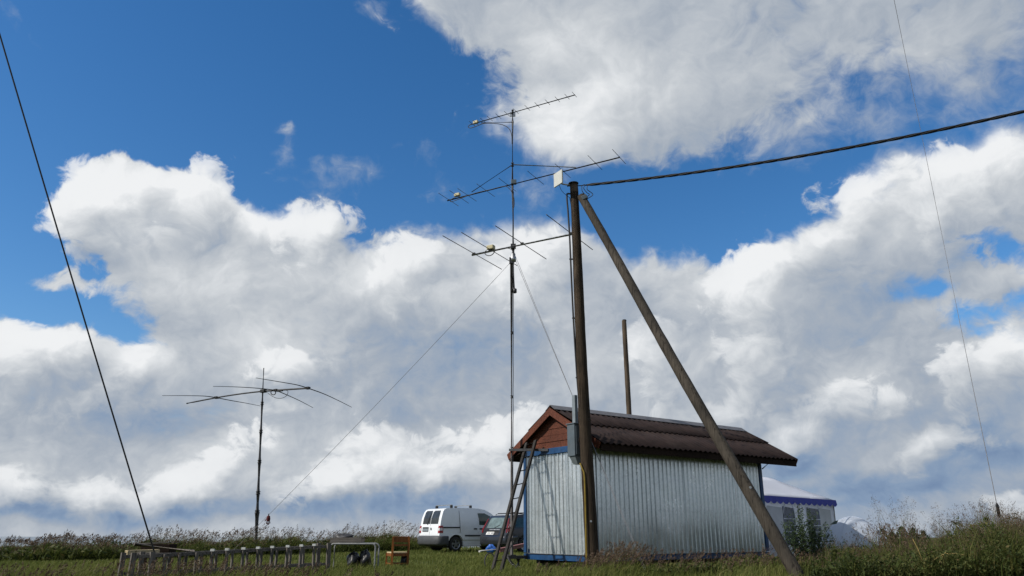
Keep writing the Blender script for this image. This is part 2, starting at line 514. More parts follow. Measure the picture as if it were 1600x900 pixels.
def simple(name, col, rough=0.6, metal=0.0, var=0.25, scale=8.0, bump=0.0, stretch=(1, 1, 1), spec=0.4, dirt=None, dirt_amt=0.4):
    """a procedural colour with tonal variation, optional dirt blotches and bump"""
    m, nt, bs = new_mat(name)
    vec = coords(nt, stretch)
    f = mnoise(nt, vec, scale)
    c = ramp(nt, f, [(0.3, mul(col, 1 - var)), (0.7, mul(col, 1 + var))])
    if dirt is not None:
        d = mnoise(nt, coords(nt), scale * 0.37, 6, 0.65)
        dm = mnode(nt, 'ShaderNodeMapRange'); nt.links.new(d, dm.inputs[0])
        for i, q in enumerate((0.5, 0.72, 0.0, dirt_amt)): dm.inputs[1 + i].default_value = q
        mx = mnode(nt, 'ShaderNodeMix', data_type='RGBA'); nt.links.new(dm.outputs[0], mx.inputs[0]); nt.links.new(c, mx.inputs[6])
        mx.inputs[7].default_value = (*dirt, 1); c = mx.outputs[2]
    nt.links.new(c, bs.inputs['Base Color'])
    rr = mnode(nt, 'ShaderNodeMapRange'); nt.links.new(f, rr.inputs[0])
    rr.inputs[3].default_value = max(0.03, rough - 0.1); rr.inputs[4].default_value = min(1, rough + 0.1)
    nt.links.new(rr.outputs[0], bs.inputs['Roughness'])
    bs.inputs['Metallic'].default_value = metal
    bs.inputs['Specular IOR Level'].default_value = spec
    if bump:
        b = mnode(nt, 'ShaderNodeBump'); b.inputs['Strength'].default_value = 0.6; b.inputs['Distance'].default_value = bump
        nt.links.new(f, b.inputs['Height']); nt.links.new(b.outputs[0], bs.inputs['Normal'])
    return m
def wood(name, dark, light, axis=2, scale=6.0, bump=0.004, rough=0.8, spec=0.2):
    m, nt, bs = new_mat(name)
    st = [9.0, 9.0, 9.0]; st[axis] = 0.5
    f = mnoise(nt, coords(nt, tuple(st)), scale, 6, 0.65)
    g = mnoise(nt, coords(nt), 1.3, 4, 0.6)
    c1 = ramp(nt, f, [(0.28, dark), (0.5, tuple((a + b) / 2 for a, b in zip(dark, light))), (0.75, light)])
    c2 = ramp(nt, g, [(0.3, (0.55, 0.55, 0.55)), (0.7, (1.2, 1.15, 1.1))])
    mx = mnode(nt, 'ShaderNodeMix', data_type='RGBA', blend_type='MULTIPLY'); mx.inputs[0].default_value = 1.0
    nt.links.new(c1, mx.inputs[6]); nt.links.new(c2, mx.inputs[7])
    cst = [22.0, 22.0, 22.0]; cst[axis] = 0.55
    ck = mnoise(nt, coords(nt, tuple(cst)), 1.6, 3, 0.5)
    cm = ramp(nt, ck, [(0.36, (0.30, 0.28, 0.26)), (0.42, (1, 1, 1))])
    m2 = mnode(nt, 'ShaderNodeMix', data_type='RGBA', blend_type='MULTIPLY'); m2.inputs[0].default_value = 0.85
    nt.links.new(mx.outputs[2], m2.inputs[6]); nt.links.new(cm, m2.inputs[7]); mx = m2
    nt.links.new(mx.outputs[2], bs.inputs['Base Color'])
    bs.inputs['Roughness'].default_value = rough
    bs.inputs['Specular IOR Level'].default_value = spec
    b = mnode(nt, 'ShaderNodeBump'); b.inputs['Strength'].default_value = 0.8; b.inputs['Distance'].default_value = bump
    nt.links.new(f, b.inputs['Height']); nt.links.new(b.outputs[0], bs.inputs['Normal'])
    return m
def leafy(name, stops, trans=0.35, rough=0.7, tcol=None):
    """thin plant matter: diffuse plus light passing through, tinted per plant"""
    m, nt, bs = new_mat(name)
    at = mnode(nt, 'ShaderNodeAttribute'); at.attribute_name = 'tint'
    c = ramp(nt, at.outputs['Fac'], stops)
    nt.links.new(c, bs.inputs['Base Color']); bs.inputs['Roughness'].default_value = rough
    bs.inputs['Specular IOR Level'].default_value = 0.25
    tl = mnode(nt, 'ShaderNodeBsdfTranslucent'); nt.links.new(c, tl.inputs['Color'])
    mx = mnode(nt, 'ShaderNodeMixShader'); mx.inputs[0].default_value = trans
    nt.links.new(bs.outputs[0], mx.inputs[1]); nt.links.new(tl.outputs[0], mx.inputs[2])
    nt.links.new(mx.outputs[0], nt.nodes['Material Output'].inputs['Surface'])
    return m
def galvanised(name):
    m, nt, bs = new_mat(name)
    v = coords(nt)
    vo = mnode(nt, 'ShaderNodeTexVoronoi'); vo.inputs['Scale'].default_value = 26.0; nt.links.new(v, vo.inputs['Vector'])
    st = mnoise(nt, coords(nt, (7, 7, 0.35)), 2.2, 5, 0.6)
    bl = mnoise(nt, v, 1.1, 4, 0.6)
    a = mnode(nt, 'ShaderNodeMath', operation='MULTIPLY_ADD'); nt.links.new(st, a.inputs[0]); a.inputs[1].default_value = 0.6
    nt.links.new(bl, a.inputs[2])
    c = ramp(nt, a.outputs[0], [(0.40, (0.50, 0.545, 0.56)), (0.8, (0.66, 0.71, 0.725)), (1.15, (0.80, 0.84, 0.85))])
    hs = mnode(nt, 'ShaderNodeMix', data_type='RGBA', blend_type='MULTIPLY'); hs.inputs[0].default_value = 0.22
    bw = mnode(nt, 'ShaderNodeRGBToBW'); nt.links.new(vo.outputs['Color'], bw.inputs[0])
    nt.links.new(c, hs.inputs[6]); nt.links.new(bw.outputs[0], hs.inputs[7])
    nt.links.new(hs.outputs[2], bs.inputs['Base Color'])
    bs.inputs['Metallic'].default_value = 0.68
    rr = mnode(nt, 'ShaderNodeMapRange'); nt.links.new(a.outputs[0], rr.inputs[0])
    for i, q in enumerate((0.4, 1.1, 0.13, 0.30)): rr.inputs[1 + i].default_value = q
    nt.links.new(rr.outputs[0], bs.inputs['Roughness'])
    b = mnode(nt, 'ShaderNodeBump'); b.inputs['Strength'].default_value = 0.22; b.inputs['Distance'].default_value = 0.01
    w = mnoise(nt, coords(nt, (1, 1, 0.5)), 3.0, 2, 0.5)
    nt.links.new(w, b.inputs['Height']); nt.links.new(b.outputs[0], bs.inputs['Normal'])
    return m
def glass(name, tint=(0.02, 0.025, 0.03), rough=0.06):
    m, nt, bs = new_mat(name)
    f = mnoise(nt, coords(nt), 5.0, 4)
    nt.links.new(ramp(nt, f, [(0.3, mul(tint, 0.7)), (0.7, mul(tint, 1.5))]), bs.inputs['Base Color'])
    bs.inputs['Roughness'].default_value = rough; bs.inputs['Specular IOR Level'].default_value = 0.7
    return m

M = {}
M['pole'] = wood('creosoted_wood', (0.046, 0.035, 0.025), (0.138, 0.104, 0.074), 2, 4.0, 0.008)
M['grey_wood'] = wood('weathered_wood', (0.065, 0.06, 0.055), (0.20, 0.185, 0.17), 0, 5.0, 0.004)
M['red_wood'] = wood('red_stained_boards', (0.072, 0.023, 0.014), (0.155, 0.053, 0.030), 0, 4.0, 0.003, 0.6)
M['pale_wood'] = wood('fresh_board', (0.42, 0.34, 0.20), (0.62, 0.52, 0.33), 0, 4.0, 0.003)
M['chair_wood'] = wood('varnished_wood', (0.13, 0.045, 0.012), (0.27, 0.105, 0.03), 2, 4.0, 0.002, 0.4)
M['galv'] = galvanised('galvanised_cladding')
M['blue'] = simple('blue_paint', (0.010, 0.050, 0.135), 0.45, 0, 0.25, 7, 0.002, dirt=(0.05, 0.06, 0.07), dirt_amt=0.4)
M['roof'] = simple('brown_roof_sheet', (0.023, 0.0145, 0.0125), 0.65, 0, 0.35, 3, 0.002, spec=0.15, dirt=(0.065, 0.052, 0.046), dirt_amt=0.22)
M['ridge'] = simple('ridge_cap', (0.13, 0.125, 0.13), 0.5, 0.3, 0.25, 5, 0.002)
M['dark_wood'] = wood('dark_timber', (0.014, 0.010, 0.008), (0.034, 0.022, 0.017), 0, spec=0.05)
M['steel'] = simple('steel', (0.30, 0.31, 0.32), 0.45, 0.8, 0.2, 20)
M['alu'] = simple('dull_aluminium', (0.42, 0.43, 0.44), 0.42, 0.85, 0.2, 14)
M['mast'] = simple('mast_tube', (0.095, 0.09, 0.088), 0.5, 0.5, 0.3, 9)
M['black'] = simple('black_plastic', (0.014, 0.014, 0.015), 0.5, 0, 0.4, 12)
M['rubber'] = simple('black_rubber', (0.018, 0.018, 0.018), 0.8, 0, 0.3, 18, 0.001)
M['rod'] = simple('dark_rod', (0.045, 0.045, 0.047), 0.5, 0.4, 0.3, 9)
M['box_grey'] = simple('grey_painted_steel', (0.085, 0.108, 0.125), 0.5, 0.1, 0.15, 6, dirt=(0.10, 0.09, 0.08), dirt_amt=0.3)
M['beige'] = simple('beige_plastic', (0.42, 0.37, 0.22), 0.6, 0, 0.2, 12)
M['offwhite'] = simple('offwhite_plastic', (0.52, 0.52, 0.48), 0.45, 0, 0.08, 6)
M['yellow'] = simple('yellow_conduit', (0.20, 0.135, 0.014), 0.5, 0, 0.2, 9)
M['tube_grey'] = simple('worn_tube_paint', (0.20, 0.205, 0.20), 0.5, 0.1, 0.2, 9)
M['rope'] = simple('grey_rope', (0.17, 0.17, 0.18), 0.85, 0, 0.3, 30)
M['cable'] = simple('black_cable', (0.012, 0.012, 0.013), 0.55, 0, 0.3, 15)
M['white'] = simple('white_paint', (0.78, 0.79, 0.80), 0.35, 0, 0.04, 3)
M['red_glove'] = simple('red_cloth', (0.06, 0.004, 0.006), 0.9, 0, 0.35, 25, 0.002)
M['blue_tarp'] = simple('blue_tarp', (0.03, 0.12, 0.42), 0.5, 0, 0.3, 9)
M['sack'] = simple('black_sack', (0.012, 0.012, 0.013), 0.4, 0, 0.4, 12, 0.01)
M['red_pipe'] = simple('faded_red_paint', (0.24, 0.10, 0.09), 0.6, 0, 0.25, 9)

# ================================================================== ground
AZ_L = R(54.0)
D1 = Vector((math.sin(AZ_L), math.cos(AZ_L), 0))        # along the shed, away to the right
D2 = Vector((-math.cos(AZ_L), math.sin(AZ_L), 0))       # across the shed, away to the left
UP = Vector((0, 0, 1))

def ground_mesh():
    xs = np.unique(np.concatenate([np.linspace(-1500, -60, 14), np.linspace(-60, 60, 121), np.linspace(60, 1500, 14)]))
    ys = np.unique(np.concatenate([np.linspace(-300, -2, 10), np.linspace(-2, 70, 96), np.linspace(70, 400, 24), np.linspace(400, 2500, 8)]))
    X, Y = np.meshgrid(xs, ys)
    Z = 0.035 * np.sin(X * 0.9 + 1.3 * np.sin(Y * 0.35)) * np.cos(Y * 0.7 + 0.5 * np.sin(X * 0.5)) - 0.03
    Z[(np.abs(X) > 60) | (Y > 70) | (Y < 0)] = -0.03
    crest = 44.0 + np.clip(X - 4, 0, 40) * 2.2 + np.clip(-X - 12, 0, 60) * 0.2     # the lawn lies on a low rise above the sea
    f = np.clip((Y - crest) / 220.0, 0, 1)
    Z -= 26.0 * f * f * (3 - 2 * f) + np.clip(Y - crest, 0, 30) * 0.03
    V = np.stack([X, Y, Z], -1).reshape(-1, 3)
    n, m = X.shape
    i = np.arange(n - 1)[:, None] * m + np.arange(m - 1)[None]
    F = np.stack([i, i + 1, i + m + 1, i + m], -1).reshape(-1, 4)
    mt, nt, bs = new_mat('turf_ground')
    v = coords(nt)
    a = mnoise(nt, v, 0.5, 5, 0.6); b = mnoise(nt, v, 9.0, 5, 0.7)
    s = mnode(nt, 'ShaderNodeMath', operation='MULTIPLY_ADD'); nt.links.new(b, s.inputs[0]); s.inputs[1].default_value = 0.7; nt.links.new(a, s.inputs[2])
    c = ramp(nt, s.outputs[0], [(0.55, (0.035, 0.045, 0.014)), (0.85, (0.065, 0.082, 0.022)), (1.15, (0.10, 0.098, 0.035))])
    nt.links.new(c, bs.inputs['Base Color']); bs.inputs['Roughness'].default_value = 0.95; bs.inputs['Specular IOR Level'].default_value = 0.1
    bp = mnode(nt, 'ShaderNodeBump'); bp.inputs['Distance'].default_value = 0.05; nt.links.new(b, bp.inputs['Height']); nt.links.new(bp.outputs[0], bs.inputs['Normal'])
    return tag(np_mesh('ground', V, F, mt, smooth=True), kind='structure')
ground_mesh()
def water_mesh():
    mt, nt, bs = new_mat('sea_water')
    bs.inputs['Base Color'].default_value = (0.03, 0.06, 0.08, 1); bs.inputs['Roughness'].default_value = 0.18
    n = mnoise(nt, coords(nt, (0.6, 2.0, 1)), 0.25, 5, 0.6)
    b = mnode(nt, 'ShaderNodeBump'); b.inputs['Distance'].default_value = 0.6; b.inputs['Strength'].default_value = 0.4; nt.links.new(n, b.inputs['Height']); nt.links.new(b.outputs[0], bs.inputs['Normal'])
    V = [(x, y, -22.0) for y in (150, 4600) for x in (-4000, 4000)]
    return tag(np_mesh('water', V, [(0, 1, 3, 2)], mt), kind='structure')
water_mesh()

# ================================================================== the clad shed
SH_C = Vector((1.758, 17.60, 0))       # near corner
SH_L, SH_W = 6.14, 2.41
Z0, Z1 = 0.32, 2.60                    # foot and head of the metal cladding
OE, OG, OG2 = 0.55, 0.15, 0.95         # overhang of the eaves, near gable, far gable
ZR, ZE = 3.68, 2.70                    # ridge and eaves
shed = thing('metal_shed', 'long shed clad in galvanised ribbed sheets with blue frame and brown roof', 'shed', SH_C + D1 * SH_L / 2 + D2 * SH_W / 2)

def S(a, b, z):
    """shed coordinates: a along D1, b along D2"""
    return SH_C + D1 * a + D2 * b + UP * z

def ribbed(name, p0, along, out, width, z0, z1, pitch=0.142, depth=0.025, phase=0.0):
    """one trapezoid-ribbed sheet, ribs upright"""
    prof = [(0.0, 0.0), (0.30, 0.06), (0.60, 0.0), (0.69, 1.0), (0.86, 1.04), (0.95, 0.0), (1.0, 0.0)]
    xs = []
    k = int(math.floor(-phase)) - 1
    while k * pitch < width + pitch:
        for t, h in prof[:-1]:
            x = (k + t + phase) * pitch
            if 0.0 <= x <= width: xs.append((x, h * depth))
        k += 1
    if not xs or xs[0][0] > 1e-6: xs.insert(0, (0.0, 0.0))
    if xs[-1][0] < width - 1e-6: xs.append((width, 0.0))
    th = 0.003
    mb = MB(); n = len(xs)
    vs = []
    for z in (z0, z1):
        for x, h in xs: vs.append(p0 + along * x + out * h + UP * z)
    for z in (z0, z1):
        for x, h in xs: vs.append(p0 + along * x + out * (h - th) + UP * z)
    fs = [(i, i + 1, n + i + 1, n + i) for i in range(n - 1)] + [(2 * n + i + 1, 2 * n + i, 3 * n + i, 3 * n + i + 1) for i in range(n - 1)]
    fs += [(i + 1, i, 2 * n + i, 2 * n + i + 1) for i in range(n - 1)] + [(n + i, n + i + 1, 3 * n + i + 1, 3 * n + i) for i in range(n - 1)]
    mb.add(vs, fs)
    return mb.build(name, M['galv'], shed)

# inner box so nothing shows through the laps
MB().box(S(SH_L / 2, SH_W / 2, (Z0 + Z1) / 2 + 0.02), (SH_L - 0.10, SH_W - 0.10, Z1 - Z0 + 0.2), Matrix.Rotation(R(90) - AZ_L, 4, 'Z')).build('inner_wall', M['dark_wood'], shed)
sw_ = (SH_W - 0.16) / 3
for i in range(3):       # near end
    ribbed('cladding_sheet', S(-0.004 - 0.004 * (i % 2), 0.08 + i * sw_ - (0.03 if i else 0), 0), D2, -D1, sw_ + (0.03 if i else 0), Z0, Z1 - 0.01, phase=0.3 * i)
    ribbed('cladding_sheet', S(SH_L + 0.004 + 0.004 * (i % 2), 0.08 + i * sw_, 0), D2, D1, sw_, Z0, Z1 - 0.01, phase=0.3 * i)
nl = 6
lw = (SH_L - 0.16) / nl
for i in range(nl):      # long sides
    ribbed('cladding_sheet', S(0.08 + i * lw - (0.03 if i else 0), -0.004 - 0.004 * (i % 2), 0), D1, -D2, lw + (0.03 if i else 0), Z0, Z1 + 0.05, phase=0.21 * i)
    ribbed('cladding_sheet', S(0.08 + i * lw, SH_W + 0.004 + 0.004 * (i % 2), 0), D1, D2, lw, Z0, Z1 + 0.05, phase=0.21 * i)
# rows of screws
sc = MB()
for zz in (0.42, 1.30, 2.40):
    for k in range(41):
        p = S(0.12 + k * 0.145, -0.012, zz + random.uniform(-0.01, 0.01)); sc.tube([p, p - D2 * 0.02], 0.0075, 5)
    for k in range(15):
        p = S(-0.012, 0.13 + k * 0.152, zz + random.uniform(-0.01, 0.01)); sc.tube([p, p - D1 * 0.02], 0.0075, 5)
tag(sc.build('screw', M['steel'], shed), kind='stuff')
# blue frame
for a, b in ((0, 0), (0, SH_W), (SH_L, 0), (SH_L, SH_W)):
    sa, sb = (-1 if a == 0 else 1), (-1 if b == 0 else 1)
    MB().bar(S(a - sa * 0.035 + sa * 0.02, b - sb * 0.035 + sb * 0.02, 0.335), S(a - sa * 0.035 + sa * 0.02, b - sb * 0.035 + sb * 0.02, 2.66), 0.115, 0.115, D1).build('corner_post', M['blue'], shed, bevel=0.008)
zb = 0.255
for b in (0, SH_W):
    s_ = -1 if b == 0 else 1
    MB().bar(S(-0.05, b - s_ * 0.03, zb), S(SH_L + 0.05, b - s_ * 0.03, zb), 0.12, 0.13).build('base_beam', M['blue'], shed, bevel=0.006)
for a in (0, SH_L):
    s_ = -1 if a == 0 else 1
    MB().bar(S(a - s_ * 0.03, 0.032, zb), S(a - s_ * 0.03, SH_W - 0.032, zb), 0.128, 0.138).build('base_beam', M['blue'], shed, bevel=0.006)
    MB().bar(S(a + s_ * 0.025, -0.03, 2.665), S(a + s_ * 0.025, SH_W + 0.03, 2.665), 0.09, 0.14).build('head_beam', M['blue'], shed, bevel=0.006)
    for b, q in ((0.07, 1), (SH_W - 0.07, -1)):   # corner gussets
        Mx = Matrix.Translation(S(a + s_ * 0.016, b, Z0)) @ Matrix(((D2.x * q, 0, -D1.x, 0), (D2.y * q, 0, -D1.y, 0), (0, 1, 0, 0), (0, 0, 0, 1)))
        MB().prism([(0, 0), (0.13, 0), (0, 0.17)], Mx, 0.012).build('gusset', M['blue'], shed)
MB().bar(S(-0.045, 0.10, 0.327), S(-0.045, SH_W - 0.1, 0.327), 0.03, 0.012).build('drip_flashing', M['steel'], shed)
MB().bar(S(0.1, -0.045, 0.327), S(SH_L - 0.1, -0.045, 0.327), 0.03, 0.012).build('drip_flashing', M['steel'], shed)
# sledge beams and blocks it stands on
for b in (0.35, SH_W - 0.35):
    MB().bar(S(0.1, b, 0.145), S(SH_L - 0.1, b, 0.145), 0.14, 0.09).build('skid', M['rod'], shed)
    for a in (0.5, 3.0, 5.6):
        MB().box(S(a, b, 0.03), (0.4, 0.25, 0.14), Matrix.Rotation(R(90) - AZ_L, 4, 'Z')).build('support_block', M['grey_wood'], shed)
# gable boards, recessed behind the barge boards
slope = (ZR - ZE) / (SH_W / 2 + OE)
def roof_z(b): return ZR - abs(b - SH_W / 2) * slope
for a, s_ in ((0.02, -1), (SH_L - 0.02, 1)):
    z = 2.74
    row = 0
    while z < ZR - 0.16:
        h = 0.150
        zt = min(z + h, ZR - 0.13)
        hw0 = (ZR - 0.07 - z) / slope; hw1 = max(0.02, (ZR - 0.07 - zt) / slope)
        hw0 = min(hw0, SH_W / 2 + 0.25); hw1 = min(hw1, SH_W / 2 + 0.25)
        o = a + s_ * (0.012 * (row % 2) + random.uniform(0, 0.004))
        cuts = [-1.0, 1.0] if row % 2 else [-1.0, random.uniform(-0.25, 0.25), 1.0]
        for c0, c1 in zip(cuts[:-1], cuts[1:]):
            vs = []
            for dd in (0, s_ * 0.022):
                vs += [S(o + dd, SH_W / 2 + c0 * hw0 + 0.003, z + 0.004), S(o + dd, SH_W / 2 + c1 * hw0 - 0.003, z + 0.004), S(o + dd, SH_W / 2 + c1 * hw1 - 0.003, zt - 0.003), S(o + dd, SH_W / 2 + c0 * hw1 + 0.003, zt - 0.003)]
            MB().add(vs, [(0, 1, 2, 3), (7, 6, 5, 4), (0, 4, 5, 1), (2, 6, 7, 3), (1, 5, 6, 2), (0, 3, 7, 4)]).build('gable_board', M['red_wood'], shed)
        z += h; row += 1
    # backing so the gable is closed
    hw = (ZR - 0.10 - 2.70) / slope
    Mb = MB(); vs = []
    for dd in (-s_ * 0.03, -s_ * 0.012):
        vs += [S(a + dd, SH_W / 2 - hw, 2.70), S(a + dd, SH_W / 2 + hw, 2.70), S(a + dd, SH_W / 2, ZR - 0.10)]
    Mb.add(vs, [(0, 1, 2), (5, 4, 3), (0, 3, 4, 1), (1, 4, 5, 2), (2, 5, 3, 0)]).build('gable_backing', M['dark_wood'], shed)
# roof: deck, two courses of corrugated sheets each side, ridge cap
RL = SH_L + OG + OG2
run = SH_W / 2 + OE
cs, sn = math.cos(math.atan(slope)), math.sin(math.atan(slope))
for side in (-1, 1):
    dn = (D2 * side * cs - UP * sn)           # down the slope
    nr = (D2 * side * sn + UP * cs)           # out of the roof
    rid = S(-OG, SH_W / 2, ZR)
    slen = run / cs
    deck = MB()
    p = [rid - nr * 0.04, rid - nr * 0.04 + dn * (slen - 0.04)]
    vs = [p[0] + D1 * 0.02, p[0] + D1 * (RL - 0.02), p[1] + D1 * (RL - 0.02), p[1] + D1 * 0.02]
    deck.add([q for q in vs] + [q - nr * 0.03 for q in vs], [(0, 1, 2, 3), (7, 6, 5, 4), (0, 4, 5, 1), (1, 5, 6, 2), (2, 6, 7, 3), (3, 7, 4, 0)]).build('roof_deck', M['dark_wood'], shed)
    ns = 8
    wd_ = RL / ns
    for course in (0, 1):
        s0, s1 = (slen * 0.47, slen + 0.03) if course == 0 else (0.05, slen * 0.50)
        lift = 0.0 if course == 0 else 0.028
        for k in range(ns):
            wv = 5
            nx = wv * 10 + 1
            jit = random.uniform(-0.006, 0.006)
            vs, fs = [], []
            rows = 3
            for j in range(rows):
                t = j / (rows - 1)
                ss = s0 + (s1 - s0 + jit) * t
                for i in range(nx):
                    x = k * wd_ + wd_ * i / (nx - 1) + (0.0)
                    h = 0.021 * math.cos(2 * math.pi * wv * i / (nx - 1)) + lift * (0.35 + 0.65 * t) + 0.004 * (k % 2)
                    vs.append(rid + D1 * x + dn * ss + nr * h)
            for j in range(rows - 1):
                for i in range(nx - 1):
                    q = j * nx + i
                    fs.append((q, q + 1, q + nx + 1, q + nx) if side < 0 else (q, q + nx, q + nx + 1, q + 1))
            o = MB().add(vs, fs, True).build('roof_sheet', M['roof'], shed)
            so = o.modifiers.new('thick', 'SOLIDIFY'); so.thickness = 0.006; so.offset = -1
    # fascia under the eaves, its near-black tone standing in for the shadow band there
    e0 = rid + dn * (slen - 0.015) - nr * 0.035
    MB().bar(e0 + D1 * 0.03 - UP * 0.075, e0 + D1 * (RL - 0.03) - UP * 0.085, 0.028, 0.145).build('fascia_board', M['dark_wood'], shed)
    # barge boards
    for aa, nm in ((-0.014, 'barge_board'), (RL + 0.014, 'barge_board')):
        q0 = rid + D1 * aa - nr * 0.075 + dn * (-0.02 if side < 0 else 0.0)
        q1 = rid + D1 * aa - nr * 0.075 + dn * (slen + 0.01)
        MB().bar(q0, q1, 0.028, 0.155, nr).build(nm, M['red_wood'], shed)
    # soffit boards
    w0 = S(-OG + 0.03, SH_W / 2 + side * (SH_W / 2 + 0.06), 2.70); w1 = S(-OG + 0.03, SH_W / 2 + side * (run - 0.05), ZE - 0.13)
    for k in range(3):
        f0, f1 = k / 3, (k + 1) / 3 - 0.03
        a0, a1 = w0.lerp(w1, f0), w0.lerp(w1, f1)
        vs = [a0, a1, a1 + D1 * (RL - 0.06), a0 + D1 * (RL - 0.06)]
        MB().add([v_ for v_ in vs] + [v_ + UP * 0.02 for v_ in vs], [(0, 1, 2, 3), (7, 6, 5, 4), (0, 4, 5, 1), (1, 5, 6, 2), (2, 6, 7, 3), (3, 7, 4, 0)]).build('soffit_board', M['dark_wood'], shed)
# ridge cap
cap = MB(); vs = []
for aa in (-OG - 0.01, RL - OG + 0.01):
    vs += [S(aa, SH_W / 2 - 0.19, ZR - 0.19 * slope + 0.055), S(aa, SH_W / 2, ZR + 0.075), S(aa, SH_W / 2 + 0.19, ZR - 0.19 * slope + 0.055)]
cap.add(vs, [(0, 3, 4, 1), (1, 4, 5, 2)])
o = cap.build('ridge_cap', M['ridge'], shed); so = o.modifiers.new('thick', 'SOLIDIFY'); so.thickness = 0.012
# rafter ends seen under the far overhang
for k in range(4):
    b = [-0.3, 0.5, 1.9, 2.7][k]
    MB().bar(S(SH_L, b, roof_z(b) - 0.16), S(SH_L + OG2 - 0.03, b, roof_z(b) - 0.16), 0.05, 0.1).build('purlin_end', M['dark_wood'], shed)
MB().tube([S(SH_L + 0.06, -0.05, 2.45), S(SH_L + 0.45, -0.05, 2.66)], 0.018).build('brace', M['rod'], shed)
# outrigger beam at the left corner with its jack leg; the mast stands on it
og = S(0, SH_W - 0.06, 0.24)
MB().bar(og + D1 * 0.3, og - D1 * 0.72, 0.09, 0.07).build('outrigger', M['rod'], shed)
lg = og - D1 * 0.28
MB().tube([lg - UP * 0.03, lg - UP * 0.20], [0.06, 0.05], 8).box(lg - UP * 0.24, (0.16, 0.16, 0.04)).build('jack_leg', M['rod'], shed)

# ------------------------------------------------------------------ ladder against the gable
lt0 = on_plane(823, 692, S(-0.19, 0, 0), D1); lt1 = on_plane(837, 688, S(-0.19, 0, 0), D1)
lb0 = on_z(769, 893, 0.0); lb1 = lb0 + (lt1 - lt0).normalized() * 0.34
ladder = thing('ladder', 'weathered wooden ladder leaning on the red gable end of the shed', 'ladder', (lb0 + lb1) / 2)
M['ladder'] = wood('ladder_wood', (0.018, 0.017, 0.016), (0.052, 0.048, 0.044), 2, 5.0, 0.003)
for a, b in ((lb0, lt0), (lb1, lt1)):
    d_ = (b - a).normalized()
    MB().bar(a - d_ * 0.05, b, 0.055, 0.085, (lt1 - lt0).cross(d_).cross(d_)).build('rail', M['ladder'], ladder, bevel=0.01)
nr_ = 9
for k in range(nr_):
    t = 0.075 + k * 0.113
    MB().tube([lb0.lerp(lt0, t), lb1.lerp(lt1, t)], 0.019, 7).build('rung', M['ladder'], ladder)

# ================================================================== power pole with its strut
def proj(p):
    q = Vector(p) - EYEV
    f_ = q.y * math.cos(PITCH) + q.z * math.sin(PITCH); h_ = q.z * math.cos(PITCH) - q.y * math.sin(PITCH)
    return 800 + FPX * q.x / f_, 450 - FPX * h_ / f_
PB = Vector((at_y(926, 890, 16.95).x, 16.95, 0.0))
PT = at_y(896, 287, 16.95)
pole = thing('utility_pole', 'tall dark wooden pole with a slanting brace log beside the metal shed', 'pole', PB)
def log(a, b, r0, r1, n=18, rings=40, wob=0.012, seed=0):
    rr = random.Random(seed)
    pts, rs = [], []
    ph = rr.random() * 6
    for i in range(rings + 1):
        t = i / rings
        p = a.lerp(b, t) + Vector((math.sin(t * 7 + ph), math.cos(t * 5 + ph), 0)) * wob
        pts.append(p); rs.append(r0 + (r1 - r0) * t + rr.uniform(-0.003, 0.003))
    return MB().tube(pts, rs, n)
log(PB - UP * 0.3, PT, 0.150, 0.098, seed=3).build('pole_shaft', M['pole'], pole)
SB = on_z(1249, 908, 0.0); ST = PT + (at_y(908, 312, 16.8) - PT)
ST = at_y(907, 306, 16.80)
M['brace'] = wood('greyed_pole_wood', (0.030, 0.026, 0.021), (0.086, 0.074, 0.060), 2, 4.0, 0.008)
log(SB - (ST - SB).normalized() * 0.3, ST, 0.125, 0.095, seed=8, wob=0.02).build('brace_log', M['brace'], pole)
cp_ = MB(); pd = (PT - PB).normalized()
cp_.tube([PT - pd * 0.012, PT + pd * 0.01, PT + pd * 0.018, PT + pd * 0.06], [0.125, 0.125, 0.11, 0.015], 18).build('pole_cap', M['rod'], pole)
def on_pole(v, off=0.0):
    """point on the pole axis at image row v"""
    best = min((abs(v - proj(PB.lerp(PT, t / 400))[1]), t / 400) for t in range(401))
    return PB.lerp(PT, best[1])
def proj(p):
    q = Vector(p) - EYEV
    f_ = q.y * math.cos(PITCH) + q.z * math.sin(PITCH); h_ = q.z * math.cos(PITCH) - q.y * math.sin(PITCH)
    return 800 + FPX * q.x / f_, 450 - FPX * h_ / f_
def pole_r(p): return 0.150 + (0.098 - 0.150) * ((p - PB).length / (PT - PB).length)
for v_ in (657, 703):
    p = on_pole(v_); r_ = pole_r(p) + 0.006
    MB().tube([p - pd * 0.016, p + pd * 0.016], r_, 20, cap=False).build('metal_band', M['alu'], pole)
    pole.children[-1].modifiers.new('t', 'SOLIDIFY').thickness = 0.003
mk = on_pole(815) + Vector((0, -0.150, 0)); MB().tube([mk, mk - Vector((0, 0.02, 0))], 0.022, 8).build('pole_nail', M['alu'], pole)
ms = at_y(1176, 776, 15.4)
tb = (ms - SB).dot((ST - SB).normalized()); ms = SB + (ST - SB).normalized() * tb + Vector((0.03, -0.12, 0)); MB().tube([ms, ms - Vector((0, 0.03, 0))], 0.024, 8).build('pole_nail', M['alu'], pole)
# clamp and bolt where the strut meets the pole
ck = at_y(913, 309, 16.72)
MB().box(ck, (0.14, 0.12, 0.11), Matrix.Rotation(R(-28), 4, 'Y')).build('strut_clamp', M['box_grey'], pole, bevel=0.015)
hk = on_pole(291)
MB().tube([hk + Vector((-0.16, 0, 0)), hk + Vector((0.20, -0.03, 0.0)), hk + Vector((0.26, -0.04, 0.02)), hk + Vector((0.30, -0.04, 0.0))], 0.014, 7).build('hook_bolt', M['rod'], pole)

